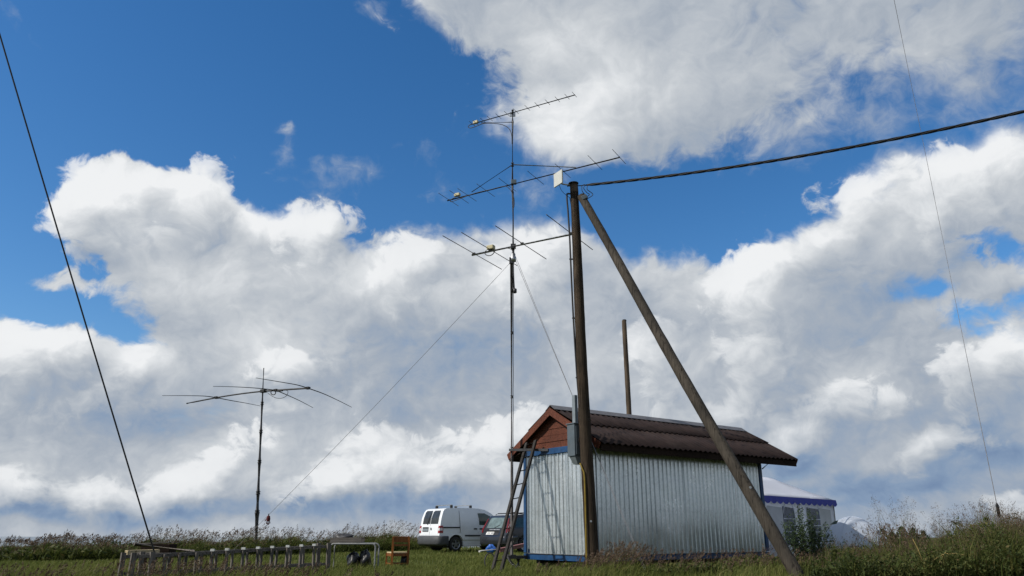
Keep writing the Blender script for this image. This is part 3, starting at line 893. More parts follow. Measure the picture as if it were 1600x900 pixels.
# ------------------------------------------------------------------ overhead twisted cable
ca = hk + Vector((0.30, -0.04, 0.01)); cb = at_y(1600, 170, 13.3); cd_ = cb + (cb - ca) * 0.35 + UP * 0.25
pc = thing('power_cable', 'thick black twisted cable rising from the pole top towards the right', 'cable', ca)
for k in range(4):
    pts = []
    N, NT = 360, 700                     # runs on past the frame towards the next pole
    ax = (cd_ - ca).normalized(); _, sx, tx = frame(ax)
    for i in range(NT + 1):
        t = i / N
        p = ca + (cd_ - ca) * t - UP * (0.42 * 4 * t * (1 - t) * 0.75)
        L_ = t * (cd_ - ca).length
        a_ = 2 * math.pi * (L_ / 1.25) + k * math.pi / 2
        rad = 0.020 * min(1, t * 60 + 0.3)
        pts.append(p + (sx * math.cos(a_) + tx * math.sin(a_)) * rad)
    MB().tube(pts, 0.0155, 6).build('strand', M['cable'], pc)
def wire_path(pix, Y, dy=0.0):
    n = len(pix)
    return [at_y(u, v, Y + dy * i / max(1, n - 1)) for i, (u, v) in enumerate(pix)]
def smooth(pts, k=6):
    """Catmull-Rom through pts"""
    P = [pts[0] * 2 - pts[1]] + list(pts) + [pts[-1] * 2 - pts[-2]]
    out = []
    for i in range(1, len(P) - 2):
        for j in range(k):
            t = j / k
            a, b, c, d = P[i - 1], P[i], P[i + 1], P[i + 2]
            out.append(0.5 * ((2 * b) + (c - a) * t + (2 * a - 5 * b + 4 * c - d) * t * t + (3 * b - a - 3 * c + d) * t ** 3))
    out.append(pts[-1]); return out
for px in ([(909, 290), (909.5, 298), (913, 303), (916, 306), (913, 309)], [(914, 289), (912, 294), (917, 301), (921, 304), (916, 308)], [(918, 289), (917.5, 296), (924, 301), (926, 305), (917, 311)]):
    MB().tube(smooth(wire_path(px, 16.68)), 0.009, 6).build('tail_wire', M['cable'], pc)

# ------------------------------------------------------------------ panel antenna
pu = Vector((math.sin(R(-32)), math.cos(R(-32)), 0)); pn = Vector((-pu.y, pu.x, 0)) * 1.0
pn = Vector((math.sin(R(-122)), math.cos(R(-122)), 0))
pc0 = at_y(872.3, 279, 16.80)
panel = thing('panel_antenna', 'square off-white panel aerial on a short arm at the pole top', 'antenna', pc0)
Mp = Matrix(((pu.x, 0, pn.x, 0), (pu.y, 0, pn.y, 0), (0, 1, 0, 0), (0, 0, 0, 1))).to_3x3()
MB().box(pc0, (0.34, 0.36, 0.035), Mp).build('panel', M['offwhite'], panel, bevel=0.008)
MB().box(pc0 - pn * 0.025, (0.30, 0.32, 0.02), Mp).build('back_plate', M['steel'], panel)
bk = pc0 - pn * 0.07
MB().box(bk, (0.07, 0.12, 0.08), Mp).tube([bk - UP * 0.05, bk + UP * 0.09], 0.02, 8).build('bracket', M['steel'], panel)
MB().tube(smooth([bk - UP * 0.03, bk - UP * 0.12 + Vector((0.03, 0, 0)), on_pole(290) + Vector((-0.10, -0.02, 0.0))], 5), 0.020, 8).build('arm', M['alu'], panel)
MB().tube(smooth([pc0 - UP * 0.17 + pn * -0.03, at_y(877, 297, 16.85), at_y(883, 303.5, 16.87), at_y(889, 308, 16.9), at_y(892, 312, 16.9)]), 0.006, 5).build('feed_cable', M['cable'], panel)

# ------------------------------------------------------------------ service cable down the pole to the meter box
svc = thing('service_cable', 'black cable with standoff clips running down the left of the pole', 'cable', at_y(886, 304, 16.95))
pth = [(891, 303), (886.5, 303), (885.8, 310), (887.5, 330), (890, 370), (891.5, 405), (893.5, 450), (896, 500), (899, 550), (902, 595), (904, 618)]
MB().tube(smooth(wire_path(pth, 16.93)), 0.021, 7).build('main_cable', M['cable'], svc)
MB().tube(smooth(wire_path([(890, 308), (893, 330), (896, 400), (898, 470), (901, 540), (906, 590), (907, 616)], 16.95)), 0.008, 5).build('thin_cable', M['cable'], svc)
for v_, u_ in ((303, 887), (405, 891.5), (497, 896), (590, 901.6)):
    c_ = at_y(u_, v_, 16.93); MB().bar(c_ - Vector((0.03, 0, 0)), on_pole(v_) + Vector((-0.06, 0, 0)), 0.02, 0.03).build('standoff_clip', M['rod'], svc)

# ------------------------------------------------------------------ meter box on the pole
K = at_y(898, 700, 17.00); K.z = 0
zt, zb_ = at_y(898, 662, 17.0).z, at_y(898, 712, 17.0).z
mbx = thing('meter_box', 'grey steel meter box hanging on the left of the wooden pole', 'box', K + UP * zb_)
RZ = Matrix.Rotation(R(90) - AZ_L, 4, 'Z')
cb_ = K + D1 * 0.21 + D2 * 0.125 + UP * ((zt + zb_) / 2)
MB().box(cb_, (0.42, 0.25, zt - zb_), RZ).build('cabinet', M['box_grey'], mbx, bevel=0.01)
MB().box(K + D1 * 0.21 + D2 * 0.125 + UP * (zt + 0.012), (0.46, 0.29, 0.024), RZ).build('lid', M['box_grey'], mbx, bevel=0.006)
MB().box(K + D1 * 0.215 - D2 * 0.008 + UP * ((zt + zb_) / 2), (0.36, 0.018, zt - zb_ - 0.07), RZ).build('door', M['box_grey'], mbx, bevel=0.004)
MB().box(K + D1 * 0.10 - D2 * 0.028 + UP * ((zt + zb_) / 2), (0.03, 0.03, 0.09), RZ).build('handle', M['black'], mbx)
zf = at_y(898, 724.5, 17.0).z
f0 = [K + D1 * a + D2 * b + UP * (zb_ - 0.003) for a, b in ((0.02, 0.02), (0.38, 0.02), (0.38, 0.22), (0.02, 0.22))]
f1 = [K + D1 * a + D2 * b + UP * zf for a, b in ((0.12, 0.05), (0.38, 0.05), (0.38, 0.20), (0.12, 0.20))]
M['box_light'] = simple('light_grey_steel', (0.19, 0.22, 0.24), 0.45, 0.1, 0.12, 6)
MB().add(f0 + f1, [(3, 2, 1, 0), (4, 5, 6, 7)] + [(i, (i + 1) % 4, (i + 1) % 4 + 4, i + 4) for i in range(4)]).build('cable_funnel', M['box_light'], mbx, bevel=0.006)
cu = K + D1 * 0.12 + D2 * 0.10
MB().box(cu + UP * (zt + 0.02 + 0.32), (0.085, 0.10, 0.64), RZ).build('conduit_channel', M['box_light'], mbx, bevel=0.008)
MB().tube(smooth([at_y(906, 723, 16.86), at_y(910, 733, 16.82), at_y(913.2, 745, 16.80), at_y(915, 800, 16.80), at_y(916, 850, 16.80), Vector((at_y(917, 890, 16.80).x, 16.80, -0.03))], 8), 0.018, 8).build('yellow_conduit', M['yellow'], mbx)

# ------------------------------------------------------------------ bare post behind the shed
qb = at_y(985, 700, 26.0); qt = at_y(975.5, 501, 26.0); qd = (qt - qb).normalized(); q0 = qt - qd * (qt.z / qd.z)
bp_ = thing('wooden_post', 'bare dark post standing alone behind the brown shed roof', 'post', q0)
log(q0 - UP * 0.2, qt, 0.105, 0.078, seed=5).build('shaft', M['pole'], bp_)
MB().tube([qt - qd * 0.004, qt + qd * 0.03], [0.085, 0.07], 14).build('post_cap', M['dark_wood'], bp_)

# ================================================================== mast with three yagis
MY = 19.30
mx_ = at_y(799.3, 860, MY).x
MASTB = Vector((mx_, MY, 0.275))
MASTT = at_y(801, 172, MY)
md = (MASTT - MASTB).normalized()
mast = thing('antenna_mast', 'tall slim steel mast standing at the left end of the shed', 'mast', MASTB)
def on_mast(v):
    best = min((abs(v - proj(MASTB.lerp(MASTT, t / 800))[1]), t / 800) for t in range(801))
    return MASTB.lerp(MASTT, best[1])
sd_ = Vector((0.055, -0.01, 0))
pl = on_mast(408)
MB().tube([MASTB, pl + Vector((-0.02, 0, 0))], 0.045, 10).build('lower_tube', M['mast'], mast)
MB().tube([on_mast(457) + sd_, on_mast(392) + sd_ * 0.5], 0.026, 9).build('sliding_tube', M['mast'], mast)
e_ = on_mast(455) + sd_ * 1.25
MB().tube([e_ + UP * 0.07, e_ + UP * 0.05, e_ - UP * 0.05, e_ - UP * 0.07], [0.02, 0.055, 0.055, 0.02], 10).build('tube_clamp', M['rod'], mast)
MB().tube([on_mast(398) + sd_ * 0.5, on_mast(286)], 0.034, 9).build('upper_tube', M['mast'], mast)
MB().tube([on_mast(287), on_mast(190)], 0.029, 9).build('upper_tube', M['mast'], mast)
MB().tube([on_mast(192), MASTT], 0.036, 9).build('top_tube', M['mast'], mast)
rt = on_mast(404) + sd_ * 0.4
MB().tube([rt - UP * 0.11, rt - UP * 0.09, rt + UP * 0.03, rt + UP * 0.05, rt + UP * 0.12, rt + UP * 0.14], [0.05, 0.085, 0.085, 0.065, 0.065, 0.04], 14).build('rotator', M['alu'], mast)
MB().tube([rt + UP * 0.14, rt + UP * 0.25], 0.05, 10).build('rotator_clamp', M['rod'], mast)
MB().box(pl + Vector((-0.03, -0.02, 0.0)), (0.10, 0.10, 0.16)).build('head_clamp', M['rod'], mast)
for v_ in (520, 620, 700, 780):
    c_ = on_mast(v_); MB().tube([c_ - md * 0.03, c_ + md * 0.03], 0.047, 10).build('collar', M['rod'], mast)
hz = on_mast(703)
wb = on_plane(857, 703, S(-0.07, 0, 0), D1)
MB().bar(hz + Vector((-0.06, -0.05, 0)), wb, 0.05, 0.06).build('wall_bracket', M['rod'], mast)
MB().box(MASTB + UP * 0.01, (0.16, 0.16, 0.02), RZ).build('base_plate', M['rod'], mast)
# coax down the mast
cx = [on_mast(v) + Vector((0.030 + 0.003 * math.sin(v * 0.11), -0.035, 0)) for v in range(300, 860, 14)]
MB().tube(cx, 0.009, 5).build('coax', M['cable'], mast)

AB = R(-60.5)
BD = -Vector((math.sin(AB), math.cos(AB), 0))            # boom towards its near, right end
ED = Vector((math.sin(AB + R(90)), math.cos(AB + R(90)), 0))   # elements, away to the right

def yagi(name, label, attach, ends, elems, boom_r, el_r, mat_boom):
    """boom through the mast at `attach`; ends and element places read along the boom"""
    t = thing(name, label, 'antenna', attach, group='yagi antennas on the shed mast')
    pl_n = ED
    a = on_plane(*ends[0], attach, pl_n); b = on_plane(*ends[1], attach, pl_n)
    MB().tube([a, b], boom_r, 8).build('boom', mat_boom, t)
    bd = (b - a).normalized()
    for (u, hl) in elems:
        # where the boom crosses image column u
        lo, hi = 0.0, 1.0
        for _ in range(40):
            m_ = (lo + hi) / 2
            if proj(a.lerp(b, m_))[0] < u: lo = m_
            else: hi = m_
        c = a.lerp(b, lo) + UP * (boom_r + el_r * 0.5)
        MB().tube([c - ED * hl, c + ED * hl], el_r, 5).build('element', M['rod'], t)
        ck_ = min(1.0, boom_r / 0.03) ** 2
        MB().box(c, ((0.05 + boom_r) * ck_, (0.04 + boom_r) * ck_, 0.035 * ck_), Matrix.Rotation(math.atan2(bd.y, bd.x), 4, 'Z')).build('element_clamp', M['black'], t)
    return t, a, b

ym = at_y(801, 179, MY) + Vector((0, -0.05, 0))
y1, a1, b1 = yagi('short_element_yagi', 'topmost yagi with many very short elements on the mast', ym, ((735.5, 194.5), (898.5, 148.3)),
    [(737.5, 0.17), (743, 0.165), (754.7, 0.16), (765.3, 0.16), (778.7, 0.16), (792, 0.16), (806, 0.16), (824, 0.16), (839.5, 0.155), (855.5, 0.155), (871, 0.155), (886, 0.15), (897.5, 0.15)], 0.015, 0.0065, M['rod'])
c_ = on_plane(743.3, 191, ym, ED); MB().box(c_, (0.16, 0.08, 0.09), Matrix.Rotation(math.atan2(BD.y, BD.x), 4, 'Z')).build('feed_box', M['beige'], y1, bevel=0.015)
MB().box(ym + Vector((0, 0.045, 0)), (0.16, 0.02, 0.14)).build('mast_plate', M['alu'], y1)
MB().tube([on_mast(191), on_plane(752, 192, ym, ED)], 0.013, 6).build('boom_stay', M['rod'], y1)
MB().tube(smooth([on_plane(u, v, ym - ED * 0.04, ED) for u, v in ((743, 193), (736, 194), (731.5, 198), (735, 200), (742, 198), (756, 193), (775, 193), (788, 196), (796, 202), (799.5, 212), (800, 225))]), 0.011, 5).build('feed_cable', M['cable'], y1)

ym2 = at_y(801, 285, MY) + Vector((0, -0.05, 0))
y2, a2, b2 = yagi('long_boom_yagi', 'middle yagi with stayed long boom passing behind the white panel', ym2, ((699, 313.5), (968.5, 245.8)),
    [(701, 0.52), (717.5, 0.505), (730, 0.50), (759, 0.49), (793, 0.49), (837, 0.48), (879.5, 0.475), (930, 0.47), (967.5, 0.46)], 0.019, 0.0070, M['rod'])
c_ = on_plane(714.5, 305.5, ym2, ED); MB().box(c_ + UP * 0.02, (0.18, 0.10, 0.09), Matrix.Rotation(math.atan2(BD.y, BD.x), 4, 'Z')).build('feed_box', M['beige'], y2, bevel=0.015)
MB().box(ym2 + Vector((0.03, 0.03, 0)), (0.15, 0.09, 0.13)).build('mast_clamp', M['box_grey'], y2, bevel=0.01)
hs_ = on_mast(257.5)
MB().tube([hs_, on_plane(737, 300, ym2, ED)], 0.013, 6).build('boom_stay', M['rod'], y2)
MB().tube([hs_, on_plane(900, 261.5, ym2, ED)], 0.016, 6).build('boom_stay', M['alu'], y2)
MB().tube(smooth([on_plane(u, v, ym2 - ED * 0.03, ED) for u, v in ((716, 306), (706, 311), (704, 315), (712, 313), (740, 302.5), (765, 296.5), (788, 291), (796, 295), (800.5, 302), (803, 310), (803.5, 320), (801, 330))]), 0.010, 5).build('feed_cable', M['cable'], y2)
MB().tube([hs_ - UP * 0.05, hs_ + UP * 0.05], 0.046, 9).build('stay_clamp', M['rod'], y2)

ym3 = at_y(802, 385.5, MY) + Vector((0, -0.06, 0))
y3, a3, b3 = yagi('four_element_yagi', 'lowest yagi with four long elements on a bright tube boom', ym3, ((737.5, 398.6), (895, 365.6)),
    [(740.5, 1.53), (767, 1.48), (816, 1.42), (892, 1.40)], 0.030, 0.011, M['alu'])
c_ = on_plane(767, 388.5, ym3, ED); MB().box(c_ + UP * 0.03, (0.21, 0.15, 0.12), Matrix.Rotation(math.atan2(BD.y, BD.x), 4, 'Z')).build('feed_box', M['beige'], y3, bevel=0.02)
MB().tube(smooth([on_plane(u, v, ym3 - ED * 0.05, ED) for u, v in ((760, 391), (757.5, 395), (760, 398.5), (765, 399.5), (770, 397), (774, 391))]), 0.012, 6).build('coax_loop', M['cable'], y3)
MB().tube(smooth([on_plane(u, v, ym3 - ED * 0.04, ED) for u, v in ((774, 391), (785, 388), (796, 388.5), (801, 392), (803, 400))]), 0.010, 5).build('feed_cable', M['cable'], y3)
MB().box(ym3 + Vector((0, 0.03, 0)), (0.14, 0.10, 0.12)).build('mast_clamp', M['rod'], y3)

# ------------------------------------------------------------------ guy ropes of the mast
def rope(name, label, pts, r, mat, group=None, extra=None, cat='rope'):
    mb = MB().tube(pts, r, 6)
    o = mb.build(name, mat); tag(o, label, cat, group); return o
ga_ = on_mast(410) + Vector((-0.05, 0, 0))
gl = on_z(352, 872, 0.0)
def sagged(a, b, s, n=24): return [a.lerp(b, i / n) - UP * s * 4 * (i / n) * (1 - i / n) for i in range(n + 1)]
rope('guy_rope', 'thin grey guy rope slanting left from the mast carrying a red glove', sagged(ga_, gl, 0.10), 0.0055, M['rope'], 'guy ropes of the tall mast')
an = on_z(1013, 899, 0.0)
rope('guy_rope', 'thin guy rope tied below the mast rotator, slanting right past the shed wall', sagged(on_mast(408) + Vector((0.09, -0.05, 0)), an, 0.02), 0.0055, M['rope'], 'guy ropes of the tall mast')
an2 = an + Vector((-0.03, 0.02, 0))
rope('guy_rope', 'thin guy rope tied higher on the mast, converging with its twin at the ground', sagged(on_mast(396) + Vector((0.05, -0.05, 0)), an2, 0.02), 0.005, M['rope'], 'guy ropes of the tall mast')
# glove tied on the left rope
gp = None
for i in range(200):
    p = ga_.lerp(gl, i / 199) - UP * 0.10 * 4 * (i / 199) * (1 - i / 199)
    if proj(p)[0] <= 421: gp = p; break
glove = thing('work_glove', 'dark red work glove hanging from the slanting guy rope', 'glove', gp)
g = MB()
palm = [gp + UP * 0.0, gp - UP * 0.05, gp - UP * 0.13, gp - UP * 0.20]
MB().tube(palm, [0.02, 0.05, 0.062, 0.05], 10).build('palm', M['red_glove'], glove)
for k, (dx, ln) in enumerate(((-0.05, 0.10), (-0.018, 0.135), (0.016, 0.13), (0.05, 0.09))):
    b_ = palm[3] + Vector((dx * 0.8, 0, 0.02)); MB().tube([b_, b_ + Vector((dx * 0.3, 0.01, -ln * 0.6)), b_ + Vector((dx * 0.25, 0.02, -ln))], [0.019, 0.018, 0.010], 7).build('finger', M['red_glove'], glove)
b_ = palm[2] + Vector((-0.045, 0, 0.02)); MB().tube([b_, b_ + Vector((-0.045, 0, -0.05)), b_ + Vector((-0.055, 0, -0.09))], [0.022, 0.019, 0.011], 7).build('thumb', M['red_glove'], glove)
MB().tube([gp + UP * 0.03, gp - UP * 0.04], 0.03, 8).build('cuff', M['black'], glove)

# ------------------------------------------------------------------ stays that cross the frame on the left and the right
al = on_z(254, 905, 0.0); tl = at_y(-40, -85, 11.5)
rope('stay_wire', 'thick dark stay wire crossing the blue sky at the far left', sagged(al, tl + (tl - al) * 0.25, 0.05, 30), 0.0145, M['cable'], cat='wire')
ar = at_y(1563, 815, 15.8); tr = at_y(1394, -15, 14.0)
ar0 = at_y(1574, 868, 16.0); ar0.z = 0.0
st_ = thing('stay_rope', 'thin pale stay rope with black tensioner at the far right', 'rope', ar0)
MB().tube([ar, tr + (tr - ar) * 0.25], 0.0075, 6).build('line', M['rope'], st_)
MB().tube([ar, ar0], 0.006, 6).build('lower_line', M['rope'], st_)
d_ = (tr - ar).normalized(); tq = ar + d_ * ((at_y(1559.5, 797, 15.8) - ar).length)
MB().tube([tq - d_ * 0.14, tq - d_ * 0.11, tq + d_ * 0.10, tq + d_ * 0.14], [0.012, 0.032, 0.032, 0.012], 9).build('tensioner', M['black'], st_)

# ================================================================== small three-element beam on a telescopic pole
BY = 30.0
b0_ = at_y(399, 866, BY); b0_.z = 0.0
bt_ = at_y(412.2, 575, BY)
beam = thing('beam_antenna', 'small beam aerial with drooping arms on a telescopic black pole', 'antenna', b0_)
secs = [866, 800, 770, 721, 674, 630, 608]
bdv = bt_ - b0_
def on_beam(v):
    best = min((abs(v - proj(b0_.lerp(bt_, t / 600))[1]), t / 600) for t in range(601)); return b0_.lerp(bt_, best[1])
rads = [0.090, 0.078, 0.068, 0.060, 0.052, 0.046]
for i in range(6):
    p0, p1 = (b0_ if i == 0 else on_beam(secs[i])), on_beam(secs[i + 1])
    MB().tube([p0, p1], rads[i], 10).build('pole_section', M['rod'], beam)
    if i < 5:
        dd = (p1 - p0).normalized(); MB().tube([p1 - dd * 0.05, p1 + dd * 0.05], rads[i] + 0.022, 10).build('pole_collar', M['black'], beam)
MB().tube([on_beam(609), bt_], [0.026, 0.020], 8).build('pole_tip', M['rod'], beam)
bc = on_beam(611)
ab = R(-60); bn = Vector((math.sin(ab + R(90)), math.cos(ab + R(90)), 0)); bb = -Vector((math.sin(ab), math.cos(ab), 0))
def bp2(u, v): return on_plane(u, v, bc, bn)
MB().tube(smooth([bp2(292, 630.3), bp2(340, 621), bp2(375, 615.5), bp2(407, 611.6)], 5), [0.030] * 15 + [0.034], 8).build('boom', M['rod'], beam)
MB().tube(smooth([bp2(407, 611.6), bp2(440, 609.2), bp2(483.5, 606.4)], 5), 0.034, 8).build('boom', M['rod'], beam)
MB().box(bp2(411.5, 611), (0.24, 0.16, 0.13), Matrix.Rotation(math.atan2(bb.y, bb.x), 4, 'Z')).build('hub', M['black'], beam, bevel=0.02)
def arm(c, pix, rr):
    pts = [on_plane(u, v, c, bb) for u, v in pix]
    MB().tube(smooth(pts, 5), [rr - (rr * 0.55) * i / (5 * (len(pts) - 1)) for i in range(5 * (len(pts) - 1) + 1)], 6).build('arm', M['rod'], beam)
cA, cB_, cC = bp2(338, 621.3), bp2(431, 609.8), bp2(481, 606.4)
arm(cA, [(338, 621.3), (320, 618.9), (290, 618.2), (253.5, 618.2)], 0.020); arm(cA, [(338, 621.3), (362, 626), (385, 630), (406.5, 634.3)], 0.020)
arm(cB_, [(431, 609.8), (405, 606.8), (370, 604.6), (333, 603.6)], 0.020); arm(cB_, [(431, 609.8), (447, 616.5), (468, 626), (489, 637)], 0.020)
arm(cC, [(481, 606.4), (463, 601.2), (430, 595.5), (400, 590.5)], 0.020); arm(cC, [(481, 606.4), (505, 615), (528, 625.5), (549.5, 636.3)], 0.020)
for c_ in (cA, cB_, cC): MB().box(c_, (0.16, 0.12, 0.09), Matrix.Rotation(math.atan2(bb.y, bb.x), 4, 'Z')).build('arm_clamp', M['black'], beam)
MB().box(bp2(437, 610.5), (0.30, 0.07, 0.06), Matrix.Rotation(math.atan2(bb.y, bb.x), 4, 'Z')).build('balun', M['black'], beam)
lp = [bp2(428.5 + 3.8 * math.cos(a * 0.55), 613.5 + 3.8 * math.sin(a * 0.55)) - bn * 0.05 for a in range(24)]
MB().tube(lp, 0.018, 6).build('coax_coil', M['cable'], beam)
MB().tube(smooth([bp2(417, 613), bp2(428, 620.5), bp2(438, 622.5), bp2(447, 619), bp2(450, 612), bp2(446, 609)]), 0.010, 5).build('coax', M['cable'], beam)

# ================================================================== vehicles
M['van_white'] = simple('white_van_paint', (0.74, 0.76, 0.78), 0.25, 0, 0.03, 2, spec=0.5, dirt=(0.45, 0.43, 0.40), dirt_amt=0.35)
M['car_grey'] = simple('dark_grey_car_paint', (0.030, 0.034, 0.042), 0.22, 0.3, 0.1, 2, spec=0.6, dirt=(0.07, 0.065, 0.06), dirt_amt=0.3)
M['bumper'] = simple('grey_bumper_plastic', (0.055, 0.058, 0.062), 0.6, 0, 0.15, 6)
M['glass'] = glass('dark_glass', (0.035, 0.038, 0.040), 0.03)
M['glass'].node_tree.nodes['Principled BSDF'].inputs['Specular IOR Level'].default_value = 0.25
M['glass_green'] = glass('green_tinted_glass', (0.03, 0.05, 0.042))
M['glass_pale'] = glass('painted_reflection_glass', (0.10, 0.14, 0.145), 0.04)  # base colour made paler to stand for sky reflected in the pane
M['lamp_red'] = simple('red_lamp', (0.24, 0.008, 0.012), 0.2, 0, 0.15, 8, spec=0.6)
M['lamp_dark'] = simple('dark_red_lamp', (0.13, 0.006, 0.010), 0.2, 0, 0.15, 8, spec=0.5)
M['lamp_white'] = simple('clear_lamp', (0.62, 0.60, 0.60), 0.2, 0, 0.1, 8, spec=0.6)
M['plate'] = simple('number_plate', (0.72, 0.72, 0.70), 0.4, 0, 0.05, 8)
M['alloy'] = simple('alloy_wheel', (0.36, 0.37, 0.38), 0.3, 0.8, 0.1, 8)
M['ink'] = simple('plate_ink', (0.03, 0.03, 0.035), 0.6, 0, 0.1, 8)

def arc(cx, cz, r, a0, a1, n=10):
    return [(cx + r * math.cos(R(a0 + (a1 - a0) * i / n)), cz + r * math.sin(R(a0 + (a1 - a0) * i / n))) for i in range(n + 1)]

def shell(name, outline, wfun, cuts_z, cuts_x, mat, parent, bevel=0.05):
    """a car body: the side outline (x forward, z up) at half-width wfun(x, z), joined across"""
    bm = bmesh.new()
    vs = [bm.verts.new((x, 0, z)) for x, z in outline]
    f = bm.faces.new(vs)
    for z in cuts_z:
        bmesh.ops.bisect_plane(bm, geom=bm.verts[:] + bm.edges[:] + bm.faces[:], plane_co=(0, 0, z), plane_no=(0, 0, 1))
    for x in cuts_x:
        bmesh.ops.bisect_plane(bm, geom=bm.verts[:] + bm.edges[:] + bm.faces[:], plane_co=(x, 0, 0), plane_no=(1, 0, 0))
    bmesh.ops.triangulate(bm, faces=[f for f in bm.faces if len(f.verts) > 4])
    bound = [e for e in bm.edges if e.is_boundary]
    idx = {v: i for i, v in enumerate(bm.verts)}
    right, left = {}, {}
    V, F = [], []
    for v in bm.verts:
        right[v] = len(V); V.append((v.co.x, -wfun(v.co.x, v.co.z), v.co.z))
    for v in bm.verts:
        left[v] = len(V); V.append((v.co.x, wfun(v.co.x, v.co.z), v.co.z))
    for fa in bm.faces:
        q = [v for v in fa.verts]
        F.append(tuple(right[v] for v in q)); F.append(tuple(left[v] for v in reversed(q)))
    mids = {}
    steps = 4
    for e in bound:
        a, b = e.verts
        ca = [right[a]] ; cb2 = [right[b]]
        for v, lst in ((a, ca), (b, cb2)):
            if v not in mids:
                w = wfun(v.co.x, v.co.z); ids = []
                for k in range(1, steps):
                    y = -w + 2 * w * k / steps
                    # crown roof and rounded nose and tail
                    ids.append(len(V)); V.append((v.co.x, y, v.co.z))
                mids[v] = ids
            lst += mids[v]
            lst.append(left[v])
        for k in range(steps):
            F.append((ca[k], cb2[k], cb2[k + 1], ca[k + 1]))
    bm.free()
    me = bpy.data.meshes.new(name); me.from_pydata(V, [], F); me.update()
    bm = bmesh.new(); bm.from_mesh(me)
    bmesh.ops.remove_doubles(bm, verts=bm.verts, dist=0.0005)
    bmesh.ops.recalc_face_normals(bm, faces=bm.faces)
    bm.to_mesh(me); bm.free()
    me.polygons.foreach_set('use_smooth', [True] * len(me.polygons)); 
    o = link(name, me, mat, parent, False, bevel, 3)
    o.modifiers['bevel'].angle_limit = R(40)
    wn_ = o.modifiers.new('wn', 'WEIGHTED_NORMAL'); wn_.keep_sharp = True
    return o

def patch(name, pts, cuts, place, mat, parent):
    """a flat outline cut at the knots of the body's curve and laid on it; place(p, q, inner) gives the 3-D point"""
    bm = bmesh.new()
    bm.faces.new([bm.verts.new((p, 0, q)) for p, q in pts])
    for z in cuts:
        bmesh.ops.bisect_plane(bm, geom=bm.verts[:] + bm.edges[:] + bm.faces[:], plane_co=(0, 0, z), plane_no=(0, 0, 1))
    bm.verts.ensure_lookup_table(); bm.verts.index_update()
    co = [(v.co.x, v.co.z) for v in bm.verts]
    n = len(co)
    vs = [place(p, q, False) for p, q in co] + [place(p, q, True) for p, q in co]
    fs = []
    for f in bm.faces:
        i = [v.index for v in f.verts]; fs += [tuple(i), tuple(k + n for k in reversed(i))]
    for e in bm.edges:
        if e.is_boundary:
            a, b = (v.index for v in e.verts); fs.append((a, b, b + n, a + n))
    bm.free()
    me = bpy.data.meshes.new(name); me.from_pydata(vs, [], fs); me.update()
    bm = bmesh.new(); bm.from_mesh(me); bmesh.ops.recalc_face_normals(bm, faces=bm.faces); bm.to_mesh(me); bm.free()
    return link(name, me, mat, parent, False)
def side_patch(name, pts, wfun, mat, parent, off=0.012, sgn=-1, th=0.02):
    """a panel lying on the body side (sgn -1: right); pts in (x, z)"""
    return patch(name, pts, (0.45, 0.75, 0.92, 1.05, 1.10, 1.25, 1.40, 1.45, 1.55, 1.62), lambda x, z, inn: (x, sgn * (wfun(x, z) + off - (th if inn else 0)), z), mat, parent)
def rear_patch(name, pts, xfun, mat, parent, off=0.012, th=0.02):
    """a panel on the tail; pts in (y, z), xfun(z) gives the tail's x"""
    return patch(name, pts, (0.66, 0.80, 0.92, 1.02, 1.20, 1.38, 1.40, 1.53, 1.66), lambda y, z, inn: (xfun(z) - off + (th if inn else 0), y, z), mat, parent)
def rect(x0, x1, z0, z1, r=0.05):
    return arc(x1 - r, z1 - r, r, 0, 90, 3) + arc(x0 + r, z1 - r, r, 90, 180, 3) + arc(x0 + r, z0 + r, r, 180, 270, 3) + arc(x1 - r, z0 + r, r, 270, 360, 3)

def wheel(parent, x, y, r, w, sgn, spokes=5):
    t = MB()
    prof = [(r * 0.62, -w / 2), (r * 0.9, -w / 2), (r, -w * 0.32), (r, w * 0.32), (r * 0.9, w / 2), (r * 0.62, w / 2)]
    n = 28; vs, fs = [], []
    for i in range(n):
        a = 2 * math.pi * i / n
        for pr, py in prof: vs.append((x + pr * math.cos(a), y + py, r + pr * math.sin(a)))
    k = len(prof)
    for i in range(n):
        for j in range(k - 1):
            a, b = i * k + j, ((i + 1) % n) * k + j
            fs.append((a, b, b + 1, a + 1))
    wo_ = t.add(vs, fs, True).build('wheel', M['rubber'], parent, False)
    rm = MB(); yo = y + sgn * w * 0.40
    vs, fs = [], []
    for i in range(n):
        a = 2 * math.pi * i / n
        for pr, dy in ((r * 0.66, 0.02), (r * 0.58, 0.02), (r * 0.56, -0.05)): vs.append((x + pr * math.cos(a), yo + sgn * dy, r + pr * math.sin(a)))
    for i in range(n):
        for j in range(2):
            a, b = i * 3 + j, ((i + 1) % n) * 3 + j
            fs.append((a, b, b + 1, a + 1))
    rm.add(vs, fs, True)
    for s_ in range(spokes):
        a = 2 * math.pi * s_ / spokes + 0.4
        rm.bar((x, yo, r), (x + r * 0.58 * math.cos(a), yo, r + r * 0.58 * math.sin(a)), 0.07, 0.035, (0, 1, 0))
    rm.tube([(x, yo - sgn * 0.02, r), (x, yo + sgn * 0.02, r)], 0.07, 12)
    rm.build('rim', M['alloy'], wo_, False)
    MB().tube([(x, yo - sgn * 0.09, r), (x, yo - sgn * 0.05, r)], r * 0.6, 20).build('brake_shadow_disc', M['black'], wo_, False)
    return wo_

